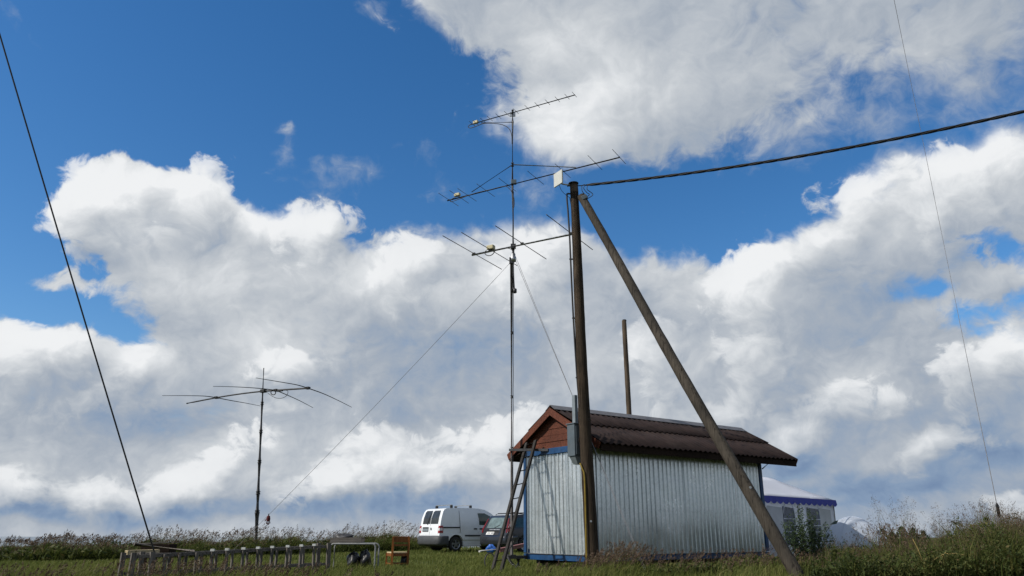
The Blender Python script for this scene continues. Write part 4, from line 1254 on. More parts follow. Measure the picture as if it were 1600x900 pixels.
# ------------------------------------------------------------------ white panel van
# local frame: x forward from the tail, y left, z up
vp = on_z(685, 863, 0.0)          # right rear corner on the grass
VF = R(54.0)
vdir = Vector((math.sin(VF), math.cos(VF), 0)); vright = Vector((math.cos(VF), -math.sin(VF), 0))
vpos = vp - vright * 0.88
van = thing('panel_van', 'white panel van with roof bars parked on the grass', 'van', vpos, R(90) - VF)
def vw(x, z):
    w = 0.88
    if z > 1.0: w -= 0.10 * ((z - 1.0) / 0.82) ** 1.6
    if z < 0.45: w -= 0.03
    if x > 3.6: w -= 0.16 * ((x - 3.6) / 0.8) ** 2
    if x < 0.12: w -= 0.02
    return w
vo_ = [(0.10, 0.30), (0.03, 0.42), (0.03, 0.66), (0.06, 1.02), (0.13, 1.40), (0.22, 1.66), (0.30, 1.76), (0.42, 1.81), (0.9, 1.835), (1.6, 1.84), (2.05, 1.825), (2.40, 1.77),
      (2.72, 1.63), (3.22, 1.27), (3.40, 1.15), (3.9, 1.06), (4.2, 0.94), (4.34, 0.78), (4.40, 0.55), (4.38, 0.30), (3.93, 0.26)] + arc(3.53, 0.33, 0.385, -8, 188, 12)[0:] + [(3.13, 0.24), (1.30, 0.24)] + arc(0.88, 0.33, 0.385, -10, 190, 12) + [(0.46, 0.27)]
shell('body', vo_, vw, (0.45, 0.75, 1.05, 1.25, 1.45, 1.62, 1.74), (3.6, 3.9, 4.15), M['van_white'], van, 0.045)
MB().box((2.2, 0, 0.30), (3.9, 1.45, 0.16)).build('underbody', M['black'], van, False)
MB().box((0.88, 0, 0.42), (0.7, 1.50, 0.5)).box((3.53, 0, 0.42), (0.7, 1.45, 0.5)).build('wheel_housing', M['black'], van, False)
for x in (0.88, 3.53):
    for s_ in (-1, 1): wheel(van, x, s_ * 0.76, 0.315, 0.20, s_)
def vx(z):
    p = [(0.30, 0.10), (0.42, 0.03), (0.66, 0.03), (1.02, 0.06), (1.40, 0.13), (1.66, 0.22), (1.76, 0.30), (1.81, 0.42)]
    for (z0, x0), (z1, x1) in zip(p[:-1], p[1:]):
        if z <= z1: return x0 + (x1 - x0) * (z - z0) / (z1 - z0)
    return 0.4
# tail: two doors with a gap, panes, lamps, plate
for y0, y1, nm in ((-0.70, -0.02, 'r'), (0.0, 0.70, 'l')):
    dpts = [(y1, 0.70), (y1, 1.05), (y1, 1.40), (y1 - (0 if y1 < 0.1 else 0.03), 1.745), (y0 + (0.03 if y0 < -0.1 else 0), 1.745), (y0, 1.40), (y0, 1.05), (y0, 0.70)]
    d = rear_patch('rear_door', dpts, vx, M['van_white'], van, 0.006, 0.03)
    yy0, yy1 = y0 + (0.05 if y0 < -0.1 else 0.022), y1 - (0.05 if y1 > 0.1 else 0.022)
    g_ = rear_patch('window', [(yy1, 1.16), (yy1, 1.40), (yy1 - 0.02, 1.66), (yy1 - 0.06, 1.72), (yy0 + 0.06, 1.72), (yy0 + 0.02, 1.66), (yy0, 1.40), (yy0, 1.16)], vx, M['glass'], d, 0.018, 0.016)
    if nm == 'l':
        rear_patch('plate_recess', rect(0.09, 0.62, 0.83, 1.03, 0.03), vx, M['bumper'], d, 0.012, 0.02)
        rear_patch('number_plate', rect(0.12, 0.59, 0.86, 0.96, 0.01), vx, M['box_light'], d, 0.022, 0.012)
        rear_patch('wiper', [(0.20, 1.13), (0.24, 1.13), (0.10, 1.60), (0.07, 1.60)], vx, M['black'], d, 0.035, 0.012)
    else:
        MB().tube([(vx(0.95) - 0.005, -0.13, 0.95), (vx(0.95) - 0.025, -0.13, 0.95)], 0.055, 16).build('badge', M['steel'], d, False)
rear_patch('door_gap', [(-0.006, 0.70), (-0.006, 1.40), (-0.006, 1.70), (-0.016, 1.70), (-0.016, 1.40), (-0.016, 0.70)], vx, M['black'], van, 0.004, 0.01)
for s_ in (-1, 1):
    lp_ = []
    lamp = rear_patch('tail_lamp', [(s_ * 0.875, 0.78), (s_ * 0.872, 1.08), (s_ * 0.74, 1.08), (s_ * 0.74, 0.78)][::(1 if s_ < 0 else -1)], vx, M['lamp_red'], van, 0.014, 0.03)
    side_patch('lamp_side', [(0.04, 0.78), (0.20, 0.78), (0.20, 1.08), (0.07, 1.08)], vw, M['lamp_red'], lamp, 0.010, s_)
    side_patch('reversing_lens', [(0.045, 0.88), (0.17, 0.88), (0.17, 0.985), (0.055, 0.985)], vw, M['lamp_white'], lamp, 0.016, s_)
    rear_patch('reversing_lens', [(s_ * 0.868, 0.88), (s_ * 0.868, 0.985), (s_ * 0.755, 0.985), (s_ * 0.755, 0.88)][::(1 if s_ < 0 else -1)], vx, M['lamp_white'], lamp, 0.020, 0.012)
# grey rear bumper that wraps round both corners
bpv = MB()
prof_b = [(0.86, 0.0), (0.80, -0.06), (0.5, -0.085), (0.0, -0.095), (-0.5, -0.085), (-0.80, -0.06), (-0.86, 0.0)]
vs = [(0.46, 0.895, z) for z in (0.33, 0.62)] + [(0.02 + x_, y_, z) for y_, x_ in [(0.895, 0.05)] for z in (0.33, 0.62)]
vs = []
path = [(0.47, 0.897), (0.05, 0.897), (-0.03, 0.83), (-0.065, 0.5), (-0.07, 0), (-0.065, -0.5), (-0.03, -0.83), (0.05, -0.897), (0.47, -0.897)]
for x_, y_ in path: vs += [(x_ + 0.05 * (x_ < 0.3), y_ * 0.985, 0.28), (x_, y_, 0.36), (x_, y_, 0.60), (x_ + 0.05 * (x_ < 0.3), y_ * 0.985, 0.65)]
fs = []
for i in range(len(path) - 1):
    for j in range(3): fs.append((i * 4 + j, i * 4 + j + 1, i * 4 + 5 + j, i * 4 + 4 + j))
bpv.add(vs, fs, True).build('rear_bumper', M['bumper'], van, False).modifiers.new('t', 'SOLIDIFY').thickness = 0.03
for s_ in (-1, 1):
    side_patch('sliding_rail', [(0.22, 0.985), (1.06, 0.985), (1.06, 1.035), (0.22, 1.035)], vw, M['black'], van, 0.010, s_)
    dr = side_patch('sliding_door', [(1.30, 0.35), (1.10, 0.80), (1.08, 1.05), (1.06, 1.40), (1.05, 1.66), (1.92, 1.66), (1.97, 1.40), (1.99, 1.05), (1.99, 0.35)], vw, M['van_white'], van, 0.005, s_)
    side_patch('handle', [(1.78, 0.93), (1.94, 0.93), (1.94, 0.985), (1.78, 0.985)], vw, M['black'], dr, 0.022, s_, 0.03)
    fd = side_patch('front_door', [(2.02, 0.35), (2.02, 1.05), (2.00, 1.40), (1.95, 1.66), (2.38, 1.68), (2.72, 1.53), (3.07, 1.25), (3.12, 1.05), (3.10, 0.72), (3.06, 0.42)], vw, M['van_white'], van, 0.005, s_)
    side_patch('window', [(2.07, 1.12), (2.05, 1.38), (2.00, 1.62), (2.36, 1.62), (2.66, 1.49), (2.96, 1.24), (2.97, 1.12)], vw, M['glass_green'], fd, 0.016, s_)
    side_patch('handle', [(2.08, 0.93), (2.24, 0.93), (2.24, 0.985), (2.08, 0.985)], vw, M['black'], fd, 0.022, s_, 0.03)
    side_patch('rub_strip', [(1.32, 0.645), (3.08, 0.645), (3.08, 0.70), (1.32, 0.70)], vw, M['black'], van, 0.018, s_)
    side_patch('seam', [(1.068, 0.80), (1.080, 0.80), (1.066, 1.10), (1.04, 1.72), (1.028, 1.72), (1.054, 1.10)], vw, M['black'], van, 0.0065, s_, 0.008)
    MB().box((2.86, s_ * 1.0, 1.12), (0.14, 0.20, 0.17)).build('mirror', M['black'], fd, False, 0.03)
    MB().bar((3.35, s_ * 0.86, 0.80), (4.2, s_ * 0.70, 0.80), 0.02, 0.12).build('headlamp', M['lamp_white'], van, False)
ws = MB().add([(2.50, -0.66, 1.745), (2.50, 0.66, 1.745), (3.26, 0.80, 1.265), (3.26, -0.80, 1.265)], [(0, 1, 2, 3)]).build('windscreen', M['glass_green'], van, False)
ws.modifiers.new('t', 'SOLIDIFY').thickness = 0.02
for x in (0.75, 1.75):
    rb = MB().bar((x, -0.66, 1.955), (x, 0.66, 1.955), 0.06, 0.035).build('roof_bar', M['alu'], van, False)
    for s_ in (-1, 1): MB().box((x, s_ * 0.62, 1.885), (0.09, 0.10, 0.12)).build('foot', M['black'], rb, False)
MB().tube([(0.55, 0.25, 1.82), (0.45, 0.25, 1.88)], 0.02, 6).build('roof_aerial', M['black'], van, False)

# ------------------------------------------------------------------ dark grey estate car
cpx = on_z(790, 864.5, 0.0)
CF = R(52.0)
cdir = Vector((math.sin(CF), math.cos(CF), 0)); cright = Vector((math.cos(CF), -math.sin(CF), 0))
car = thing('estate_car', 'dark grey estate car parked between the white van and the shed', 'car', cpx - cright * 0.90, R(90) - CF)
def cw(x, z):
    w = 0.90
    if z > 0.92: w -= 0.20 * ((z - 0.92) / 0.6) ** 1.3
    if z < 0.4: w -= 0.04
    if x > 3.7: w -= 0.2 * ((x - 3.7) / 1.0) ** 2
    return w
co_ = [(0.14, 0.26), (0.02, 0.40), (0.0, 0.66), (0.10, 0.80), (0.12, 0.92), (0.34, 1.38), (0.44, 1.47), (0.8, 1.515), (1.8, 1.54), (2.6, 1.47), (3.3, 1.05), (3.6, 0.96), (4.4, 0.80), (4.62, 0.62), (4.68, 0.40), (4.6, 0.24), (4.12, 0.22)] + arc(3.75, 0.32, 0.37, -12, 192, 10) + [(3.36, 0.20), (1.36, 0.20)] + arc(0.98, 0.32, 0.37, -12, 192, 10) + [(0.58, 0.24)]
shell('body', co_, cw, (0.40, 0.66, 0.92, 1.1, 1.25, 1.40), (3.7, 4.1, 4.4), M['car_grey'], car, 0.05)
MB().box((2.3, 0, 0.28), (4.0, 1.45, 0.16)).box((0.98, 0, 0.42), (0.7, 1.5, 0.46)).box((3.75, 0, 0.42), (0.7, 1.4, 0.46)).build('underbody', M['black'], car, False)
for x in (0.98, 3.75):
    for s_ in (-1, 1): wheel(car, x, s_ * 0.78, 0.31, 0.20, s_)
def cxr(z):
    p = [(0.26, 0.14), (0.40, 0.02), (0.66, 0.0), (0.80, 0.10), (0.92, 0.12), (1.38, 0.34), (1.47, 0.44)]
    for (z0, x0), (z1, x1) in zip(p[:-1], p[1:]):
        if z <= z1: return x0 + (x1 - x0) * (z - z0) / (z1 - z0)
    return 0.44
tg = rear_patch('tailgate', [(0.70, 0.68), (0.70, 0.80), (0.68, 0.92), (0.58, 1.38), (0.52, 1.44), (-0.52, 1.44), (-0.58, 1.38), (-0.68, 0.92), (-0.70, 0.80), (-0.70, 0.68)], cxr, M['car_grey'], car, 0.008, 0.03)
rear_patch('rear_window', [(0.60, 0.98), (0.53, 1.34), (0.46, 1.40), (-0.46, 1.40), (-0.53, 1.34), (-0.60, 0.98)], cxr, M['glass_pale'], tg, 0.018, 0.016)
rear_patch('plate_recess', rect(-0.34, 0.34, 0.70, 0.88, 0.03), cxr, M['black'], tg, 0.012, 0.02)
npl = rear_patch('number_plate', rect(-0.02, 0.50, 0.72, 0.83, 0.01), cxr, M['plate'], tg, 0.028, 0.012)
for k, y_ in enumerate((0.40, 0.33, 0.26, 0.15, 0.09, 0.03)):
    rear_patch('plate_character', [(y_ + 0.018, 0.745), (y_ + 0.018, 0.805), (y_ - 0.018, 0.805), (y_ - 0.018, 0.745)], cxr, M['ink'], npl, 0.031, 0.008)
rear_patch('trim_strip', [(0.36, 0.90), (0.36, 0.93), (-0.36, 0.93), (-0.36, 0.90)], cxr, M['alu'], tg, 0.016, 0.02)
rear_patch('wiper', [(0.0, 0.99), (0.04, 0.99), (-0.28, 1.12), (-0.30, 1.10)], cxr, M['black'], tg, 0.032, 0.012)
for s_ in (-1, 1):
    lm_ = rear_patch('tail_lamp', [(s_ * 0.885, 0.80), (s_ * 0.885, 0.94), (s_ * 0.745, 1.36), (s_ * 0.685, 1.36), (s_ * 0.79, 0.94), (s_ * 0.79, 0.80)][::(1 if s_ < 0 else -1)], cxr, M['lamp_dark'], car, 0.016, 0.03)
    side_patch('lamp_side', [(0.12, 0.82), (0.24, 0.86), (0.26, 0.98), (0.45, 1.36), (0.36, 1.36), (0.15, 0.94)], cw, M['lamp_red'], lm_, 0.010, s_)
    side_patch('indicator_lens', [(0.21, 1.04), (0.29, 1.06), (0.36, 1.18), (0.28, 1.18)], cw, M['lamp_white'], lm_, 0.016, s_)
    sg = side_patch('side_glass', [(0.52, 1.00), (0.66, 1.38), (1.6, 1.42), (2.45, 1.38), (3.05, 1.04), (3.0, 1.00)], cw, M['glass_green'], car, 0.010, s_)
    for x0 in (1.28, 2.12): side_patch('pillar', [(x0, 0.99), (x0 + 0.10, 0.99), (x0 + 0.09, 1.42), (x0 - 0.01, 1.42)], cw, M['black'], sg, 0.014, s_)
    dd = side_patch('rear_side_door', [(1.30, 0.34), (1.22, 0.60), (1.30, 0.95), (2.12, 0.95), (2.12, 0.34)], cw, M['car_grey'], car, 0.006, s_)
    side_patch('handle', [(1.36, 0.83), (1.54, 0.83), (1.54, 0.875), (1.36, 0.875)], cw, M['car_grey'], dd, 0.03, s_, 0.03)
    side_patch('rub_strip', [(0.62, 0.60), (3.3, 0.60), (3.3, 0.645), (0.62, 0.645)], cw, M['black'], car, 0.014, s_)
    MB().tube([(0.62, s_ * 0.60, 1.52), (0.75, s_ * 0.60, 1.575), (1.6, s_ * 0.61, 1.61), (2.4, s_ * 0.60, 1.565), (2.55, s_ * 0.60, 1.50)], 0.020, 7).build('roof_rail', M['black'], car, False)
bb_ = MB(); vs, fs = [], []
pathc = [(0.60, 0.905), (0.10, 0.905), (0.0, 0.84), (-0.05, 0.5), (-0.06, 0), (-0.05, -0.5), (0.0, -0.84), (0.10, -0.905), (0.60, -0.905)]
for x_, y_ in pathc: vs += [(x_ + 0.05, y_ * 0.98, 0.28), (x_, y_, 0.38), (x_, y_, 0.60), (x_ + 0.04, y_ * 0.985, 0.67)]
for i in range(len(pathc) - 1):
    for j in range(3): fs.append((i * 4 + j, i * 4 + j + 1, i * 4 + 5 + j, i * 4 + 4 + j))
bb_.add(vs, fs, True).build('rear_bumper', M['car_grey'], car, False).modifiers.new('t', 'SOLIDIFY').thickness = 0.03

# ================================================================== white party tent
TAZ = R(45.0)
tt = Vector((math.sin(TAZ), math.cos(TAZ), 0)); tn = Vector((-math.cos(TAZ), math.sin(TAZ), 0))
TQ = at_y(1302, 786, 28.0); TQ.z = 0
TL, TW, TE, TR_ = 5.6, 3.0, 1.88, 2.66
M['tent_white'] = simple('white_tent_cloth', (0.80, 0.81, 0.86), 0.7, 0, 0.05, 2, 0.004)
M['tent_blue'] = simple('blue_tent_trim', (0.022, 0.028, 0.26), 0.65, 0, 0.15, 6)
M['tent_wall'] = simple('tent_wall_cloth', (0.88, 0.89, 0.92), 0.75, 0, 0.08, 2, 0.01)
M['tent_flap'] = simple('grey_tent_flap', (0.60, 0.61, 0.64), 0.8, 0, 0.1, 3, 0.01)
M['tent_pane'] = simple('clear_plastic_pane', (0.045, 0.06, 0.11), 0.3, 0, 0.3, 4, spec=0.3)
def lets_light(m, amount, col):
    nt = m.node_tree; bs = nt.nodes['Principled BSDF']
    tl = mnode(nt, 'ShaderNodeBsdfTranslucent'); tl.inputs['Color'].default_value = (*col, 1)
    mx = mnode(nt, 'ShaderNodeMixShader'); mx.inputs[0].default_value = amount
    nt.links.new(bs.outputs[0], mx.inputs[1]); nt.links.new(tl.outputs[0], mx.inputs[2]); nt.links.new(mx.outputs[0], nt.nodes['Material Output'].inputs['Surface'])
lets_light(M['tent_white'], 0.55, (0.88, 0.90, 0.95)); lets_light(M['tent_wall'], 0.60, (0.88, 0.90, 0.96)); lets_light(M['tent_flap'], 0.25, (0.5, 0.5, 0.52))
tent = thing('party_tent', 'white party tent with scalloped blue trim and arched windows behind the shed', 'tent', TQ)
def T(a, b, z): return TQ - tt * a + tn * b + UP * z
def slab(pts, th, n):
    m = len(pts); q = [p - n * th for p in pts]
    return MB().add(list(pts) + q, [tuple(range(m)), tuple(reversed(range(m, 2 * m)))] + [(i, i + m, (i + 1) % m + m, (i + 1) % m) for i in range(m)])
r0_, r1_ = T(TW / 2, TW / 2, TR_), T(TL - TW / 2, TW / 2, TR_)
o_ = 0.06
e_ = [T(-o_, -o_, TE), T(TL + o_, -o_, TE), T(TL + o_, TW + o_, TE), T(-o_, TW + o_, TE)]
def sagpanel(name, quad):
    """roof cloth between four points with a slight sag"""
    a, b, c, d = quad; n = 7; vs, fs = [], []
    for i in range(n):
        for j in range(n):
            s, t = i / (n - 1), j / (n - 1)
            p = a.lerp(b, s).lerp(d.lerp(c, s), t); vs.append(p - UP * 0.05 * math.sin(math.pi * t) * (0.6 + 0.4 * math.sin(math.pi * s)))
    for i in range(n - 1):
        for j in range(n - 1): fs.append((i * n + j, (i + 1) * n + j, (i + 1) * n + j + 1, i * n + j + 1))
    o = MB().add(vs, fs, True).build(name, M['tent_white'], tent); o.modifiers.new('t', 'SOLIDIFY').thickness = 0.01
sagpanel('roof_panel', (e_[1], e_[0], r0_, r1_)); sagpanel('roof_panel', (e_[3], e_[2], r1_, r0_))
sagpanel('roof_panel', (e_[0], e_[3], r0_, r0_)); sagpanel('roof_panel', (e_[2], e_[1], r1_, r1_))
def valance(a, b, out):
    n = int((b - a).length / 0.40); top, low = [], []
    k = 8
    for i in range(n * k + 1):
        t = i / (n * k); p = a.lerp(b, t)
        top.append(p + UP * 0.01); low.append(p - UP * (0.145 + 0.075 * abs(math.sin(math.pi * n * t))) + out * 0.03)
    m = len(top)
    o = MB().add(top + low, [(i, i + 1, m + i + 1, m + i) for i in range(m - 1)]).build('valance', M['tent_blue'], tent)
    o.modifiers.new('t', 'SOLIDIFY').thickness = 0.006
valance(e_[1] - tn * 0.012, e_[0] - tn * 0.012, -tn); valance(e_[0] + tt * 0.012, e_[3] + tt * 0.012, tt); valance(e_[3] + tn * 0.012, e_[2] + tn * 0.012, tn)
for a, b in ((0, 0), (TL, 0), (0, TW), (TL, TW), (TL / 2, 0)):
    MB().tube([T(a, b, 0), T(a, b, TE - 0.02)], 0.02, 7).build('pole', M['offwhite'], tent)
slab([T(TL, 0.02, 0.02), T(0, 0.02, 0.02), T(0, 0.02, TE - 0.03), T(TL, 0.02, TE - 0.03)], 0.008, -tn).build('wall_panel', M['tent_wall'], tent)
slab([T(0.02, 0, 0.02), T(0.02, TW, 0.02), T(0.02, TW, TE - 0.03), T(0.02, 0, TE - 0.03)], 0.008, tt).build('wall_panel', M['tent_flap'], tent)
slab([T(0, TW, 0.02), T(TL, TW, 0.02), T(TL, TW, TE - 0.03), T(0, TW, TE - 0.03)], 0.008, tn).build('wall_panel', M['tent_wall'], tent)
def tent_a(u):
    """distance along the front wall at image column u"""
    p = on_plane(u, 815, TQ, tn); return (TQ - p).dot(tt)
def tent_z(u, v): return on_plane(u, v, TQ, tn).z
slab([T(tent_a(1199), -0.012, 0.03), T(tent_a(1227), -0.012, 0.03), T(tent_a(1226), -0.012, 1.55), T(tent_a(1200), -0.012, 1.60)], 0.006, -tn).build('door_flap', M['tent_flap'], tent)
slab([T(tent_a(1281), -0.012, 0.6), T(tent_a(1299), -0.012, 0.6), T(tent_a(1299), -0.012, 1.55), T(tent_a(1281), -0.012, 1.60)], 0.006, -tn).build('mesh_flap', M['tent_flap'], tent)
for u0, u1 in ((1224, 1242), (1262, 1281)):
    a0, a1 = tent_a(u0), tent_a(u1); ac, hw = (a0 + a1) / 2, abs(a0 - a1) / 2
    pts = [T(ac + hw, -0.020, 0.42), T(ac - hw, -0.020, 0.42), T(ac - hw, -0.020, 1.55), T(ac + hw, -0.020, 1.60)]
    wn = slab(pts, 0.006, -tn).build('window', M['tent_pane'], tent)
    ar_ = [T(ac + hw * math.cos(R(q)), -0.030, 1.22 + hw * 1.5 * math.sin(R(q))) for q in range(0, 181, 20)]
    MB().tube(ar_, 0.014, 6).build('arch_trim', M['tent_wall'], wn)
    for z in (0.62, 0.82, 1.02, 1.22): MB().bar(T(ac + hw, -0.03, z), T(ac - hw, -0.03, z), 0.012, 0.028).build('window_bar', M['tent_wall'], wn)

# ================================================================== small white dome tent behind the weeds
DY = 23.5
dc = at_y(1335, 846, DY); dc.z = 0
dome = thing('dome_tent', 'small white dome tent half hidden behind tall weeds', 'tent', dc)
M['dome'] = simple('dome_tent_cloth', (0.60, 0.65, 0.73), 0.6, 0, 0.08, 4, 0.004); lets_light(M['dome'], 0.45, (0.74, 0.80, 0.90))
rx, ry, rz_ = 1.02, 1.0, at_y(1335, 808, DY).z
nu, nv = 24, 9
vs, fs = [], []
for j in range(nv):
    t = j / (nv - 1) * math.pi / 2
    for i in range(nu):
        a = 2 * math.pi * i / nu
        sq = 1.0 - 0.05 * math.cos(4 * a)
        ct = math.cos(t) ** 1.15 if j < nv - 1 else 0.02
        vs.append(dc + Vector((rx * ct * math.cos(a) * sq, ry * ct * math.sin(a) * sq, rz_ * math.sin(t) ** 0.95)))
for j in range(nv - 1):
    for i in range(nu): fs.append((j * nu + i, j * nu + (i + 1) % nu, (j + 1) * nu + (i + 1) % nu, (j + 1) * nu + i))
MB().add(vs, fs, True).build('canopy', M['dome'], dome)
for k in range(2):
    a = R(45 + 90 * k)
    pts = [dc + Vector((rx * math.copysign(abs(math.cos(q)) ** 1.15, math.cos(q)) * math.cos(a) * 1.06, ry * math.copysign(abs(math.cos(q)) ** 1.15, math.cos(q)) * math.sin(a) * 1.06, rz_ * max(0, math.sin(q)) ** 0.95 + 0.012)) for q in [math.pi * i / 24 for i in range(25)]]
    MB().tube(pts, 0.011, 6).build('pole_sleeve', M['dome'], dome)
vp_ = [on_plane(u, v, dc + Vector((-0.42, -0.80, 0)), Vector((-0.35, -0.93, 0)).normalized()) for u, v in ((1297, 820), (1307, 818.5), (1310, 813), (1304, 814.5))]
slab(vp_, 0.03, Vector((0, -1, 0))).build('vent_flap', simple('green_mesh', (0.07, 0.10, 0.08), 0.8), dome)

# ================================================================== low wooden rail with white caps, lower left
ra, rb_ = at_y(205, 868, 14.2), at_y(517, 851.5, 17.4)
fence = thing('wooden_rail_fence', 'low weathered wooden lattice rail with small white caps in the grass', 'fence', (ra + rb_) / 2 * 1.0)
fence.location.z = 0
fa, fb = Vector((ra.x, ra.y, 0)), Vector((rb_.x, rb_.y, 0))
fd_ = (fb - fa).normalized(); fn = Vector((fd_.y, -fd_.x, 0))
if fn.y > 0: fn = -fn
bk_ = -fn * 0.30
for off in (Vector((0, 0, 0)), bk_):
    MB().bar(ra - UP * 0.025 + off + fd_ * (0.0 if off.length else 0.0), rb_ - UP * 0.025 + off, 0.035, 0.055).build('top_rail', M['grey_wood'], fence)
    MB().bar(Vector((ra.x, ra.y, 0.10)) + off, Vector((rb_.x, rb_.y, 0.16)) + off, 0.03, 0.05).build('lower_rail', M['grey_wood'], fence)
us = [206, 237, 257, 281, 306, 330, 354, 379, 402, 424, 447, 469, 490, 513]
M['cap_white'] = simple('white_insulator', (0.55, 0.55, 0.52), 0.4)
M['post_wood'] = wood('weathered_post', (0.065, 0.06, 0.055), (0.20, 0.185, 0.17), 2, 5.0, 0.004)
for k, u in enumerate(us):
    lo, hi = 0.0, 1.0
    for _ in range(30):
        m_ = (lo + hi) / 2
        if proj(ra.lerp(rb_, m_))[0] < u: lo = m_
        else: hi = m_
    p = ra.lerp(rb_, lo)
    big = k in (0, 1, len(us) - 1)
    h_ = 0.05 if big else 0.0
    w_ = 0.09 if big else random.uniform(0.036, 0.052)
    lean = Vector((random.uniform(-0.015, 0.012), random.uniform(-0.02, 0.02), 0))
    for q, off in enumerate((fn * 0.045, bk_ + fn * 0.045 + fd_ * -0.05)):
        pst = MB().bar(Vector((p.x, p.y, -0.1)) + off, Vector((p.x, p.y, p.z + h_ - 0.005)) + off + lean, w_ * (0.9 if q else 1), 0.045, fn).build('post', M['post_wood'], fence)
        if q == 0 and 4 < k < len(us) - 1:
            MB().box(Vector((p.x, p.y, p.z + h_ + 0.022)) + off + lean, (0.07, 0.06, 0.042)).build('cap', M['cap_white'], pst)
# ------------------------------------------------------------------ timber and boards resting on its left end
def plank(name, label, cat, a, b, w, h, mat, rnd=False):
    o = (MB().tube([a, b], h / 2, 9) if rnd else MB().bar(a, b, w, h)).build(name, mat, bevel=0 if rnd else 0.004)
    return tag(o, label, cat)
plank('board', 'pale new board lying on the left end of the rail', 'board', at_y(197, 863.5, 15.0), at_y(247, 862, 15.4), 0.16, 0.085, M['pale_wood'])
plank('wooden_pole', 'long grey pole lying level on top of the rail', 'pole', at_y(214, 866, 14.9), at_y(347, 862.5, 16.2), 0.07, 0.060, M['grey_wood'], True)
plank('wooden_pole', 'grey pole slanting down across the timber pile from the left', 'pole', at_y(210, 850, 15.6), at_y(303, 862, 16.3), 0.07, 0.075, M['grey_wood'], True)
cr_ = thing('crate', 'dark box with grey boards on top behind the timber', 'crate', at_y(250, 863, 16.6))
cc_ = at_y(248, 858, 16.7)
MB().box(cc_, (0.60, 0.35, 0.20)).build('box', M['dark_wood'], cr_, bevel=0.01)
for k in range(3): MB().bar(cc_ + Vector((-0.28 + 0.05 * k, -0.12 + 0.12 * k, 0.115)), cc_ + Vector((0.26 + 0.05 * k, -0.10 + 0.12 * k, 0.135)), 0.11, 0.02).build('board', M['grey_wood'], cr_)
for dx in (-0.25, 0.25):
    MB().bar(Vector((cc_.x + dx, cc_.y, -0.02)), cc_ + Vector((dx, 0, -0.10)), 0.05, 0.05).build('leg', M['dark_wood'], cr_)

# ================================================================== tube table with plank box, sacks
TY = 18.4
tbl = thing('tube_table_frame', 'bare metal tube table frame standing in the grass', 'table', Vector((at_y(555, 880, TY).x, TY, 0)))
hh = at_y(560, 849.5, TY).z
xl, xr = at_y(519, 860, TY).x, at_y(589, 860, TY).x
def corner(x, y, z): return Vector((x, y, z))
for y in (TY - 0.22, TY + 0.25):
    rr_ = 0.07
    arc_l = [corner(xl, y, 0.0), corner(xl, y, hh - rr_), corner(xl + rr_ * 0.3, y, hh - rr_ * 0.3), corner(xl + rr_, y, hh)]
    arc_r = [corner(xr - rr_, y, hh), corner(xr - rr_ * 0.3, y, hh - rr_ * 0.3), corner(xr, y, hh - rr_), corner(xr, y, 0.0)]
    MB().tube(arc_l + arc_r, 0.020, 8).build('frame_hoop', M['tube_grey'], tbl)
for x in (xl + 0.09, xr - 0.09): MB().tube([corner(x, TY - 0.22, hh - 0.002), corner(x, TY + 0.25, hh - 0.002)], 0.016, 7).build('cross_tube', M['tube_grey'], tbl)
wb_ = at_y(543, 850.5, TY); wb_.y = TY
pb = thing('wooden_trough', 'weathered grey plank box lying on the tube table', 'box', wb_)
z_ = hh + 0.022
for y in (-0.20, 0.18): MB().bar(Vector((at_y(519, 850, TY).x, TY + y, z_ + 0.055)), Vector((at_y(567, 850, TY).x, TY + y, z_ + 0.06)), 0.03, 0.11).build('side_board', M['grey_wood'], pb)
MB().bar(Vector((at_y(519, 850, TY).x, TY, z_ + 0.012)), Vector((at_y(567, 850, TY).x, TY, z_ + 0.012)), 0.34, 0.024).build('base_board', M['grey_wood'], pb)
def lump(c, sx, sy, sz, seed, mat, name='sack', parent=None, n=12):
    rr = random.Random(seed); ph = [rr.uniform(0, 6) for _ in range(6)]
    vs, fs = [], []
    for j in range(n + 1):
        t = math.pi * j / n
        for i in range(2 * n):
            a = math.pi * i / n
            k = 1 + 0.13 * math.sin(3 * a + ph[0] + 2 * t) + 0.10 * math.sin(5 * t + 2 * a + ph[1]) + 0.06 * math.sin(7 * a + ph[2] - 3 * t)
            vs.append(Vector(c) + Vector((sx * math.sin(t) * math.cos(a) * k, sy * math.sin(t) * math.sin(a) * k, sz * math.cos(t) * k * (0.9 if math.cos(t) < 0 else 1))))
    for j in range(n):
        for i in range(2 * n): fs.append((j * 2 * n + i, (j + 1) * 2 * n + i, (j + 1) * 2 * n + (i + 1) % (2 * n), j * 2 * n + (i + 1) % (2 * n)))
    return MB().add(vs, fs, True).build(name, mat, parent)
tag(lump(Vector((at_y(537, 845, TY).x, TY - 0.01, z_ + 0.12)), 0.24, 0.13, 0.075, 3, M['rod'], 'folded_net'), 'dark net heaped in the plank box on the table', 'net')
for k, (u, sx, sz, lb) in enumerate(((552, 0.15, 0.20, 'black sack slumped under the tube table, nearer the rail fence'), (571, 0.13, 0.22, 'black sack under the tube table, nearer the chair'))):
    p = Vector((at_y(u, 880, TY).x, TY - 0.02, sz * 0.82)); tag(lump(p, sx, 0.17, sz, 10 + k, M['sack'], 'black_sack'), lb, 'sack')

# ================================================================== wooden chair
CY = 19.3
chair = thing('wooden_chair', 'orange-brown wooden chair standing alone in the grass', 'chair', Vector((at_y(622, 880, CY).x, CY, 0)), R(0))
x0, x1 = at_y(602.5, 862, CY).x, at_y(638, 862, CY).x
xm = at_y(614.5, 862, CY).x
zs = at_y(620, 863, CY).z; ztp = at_y(626, 838.5, CY).z
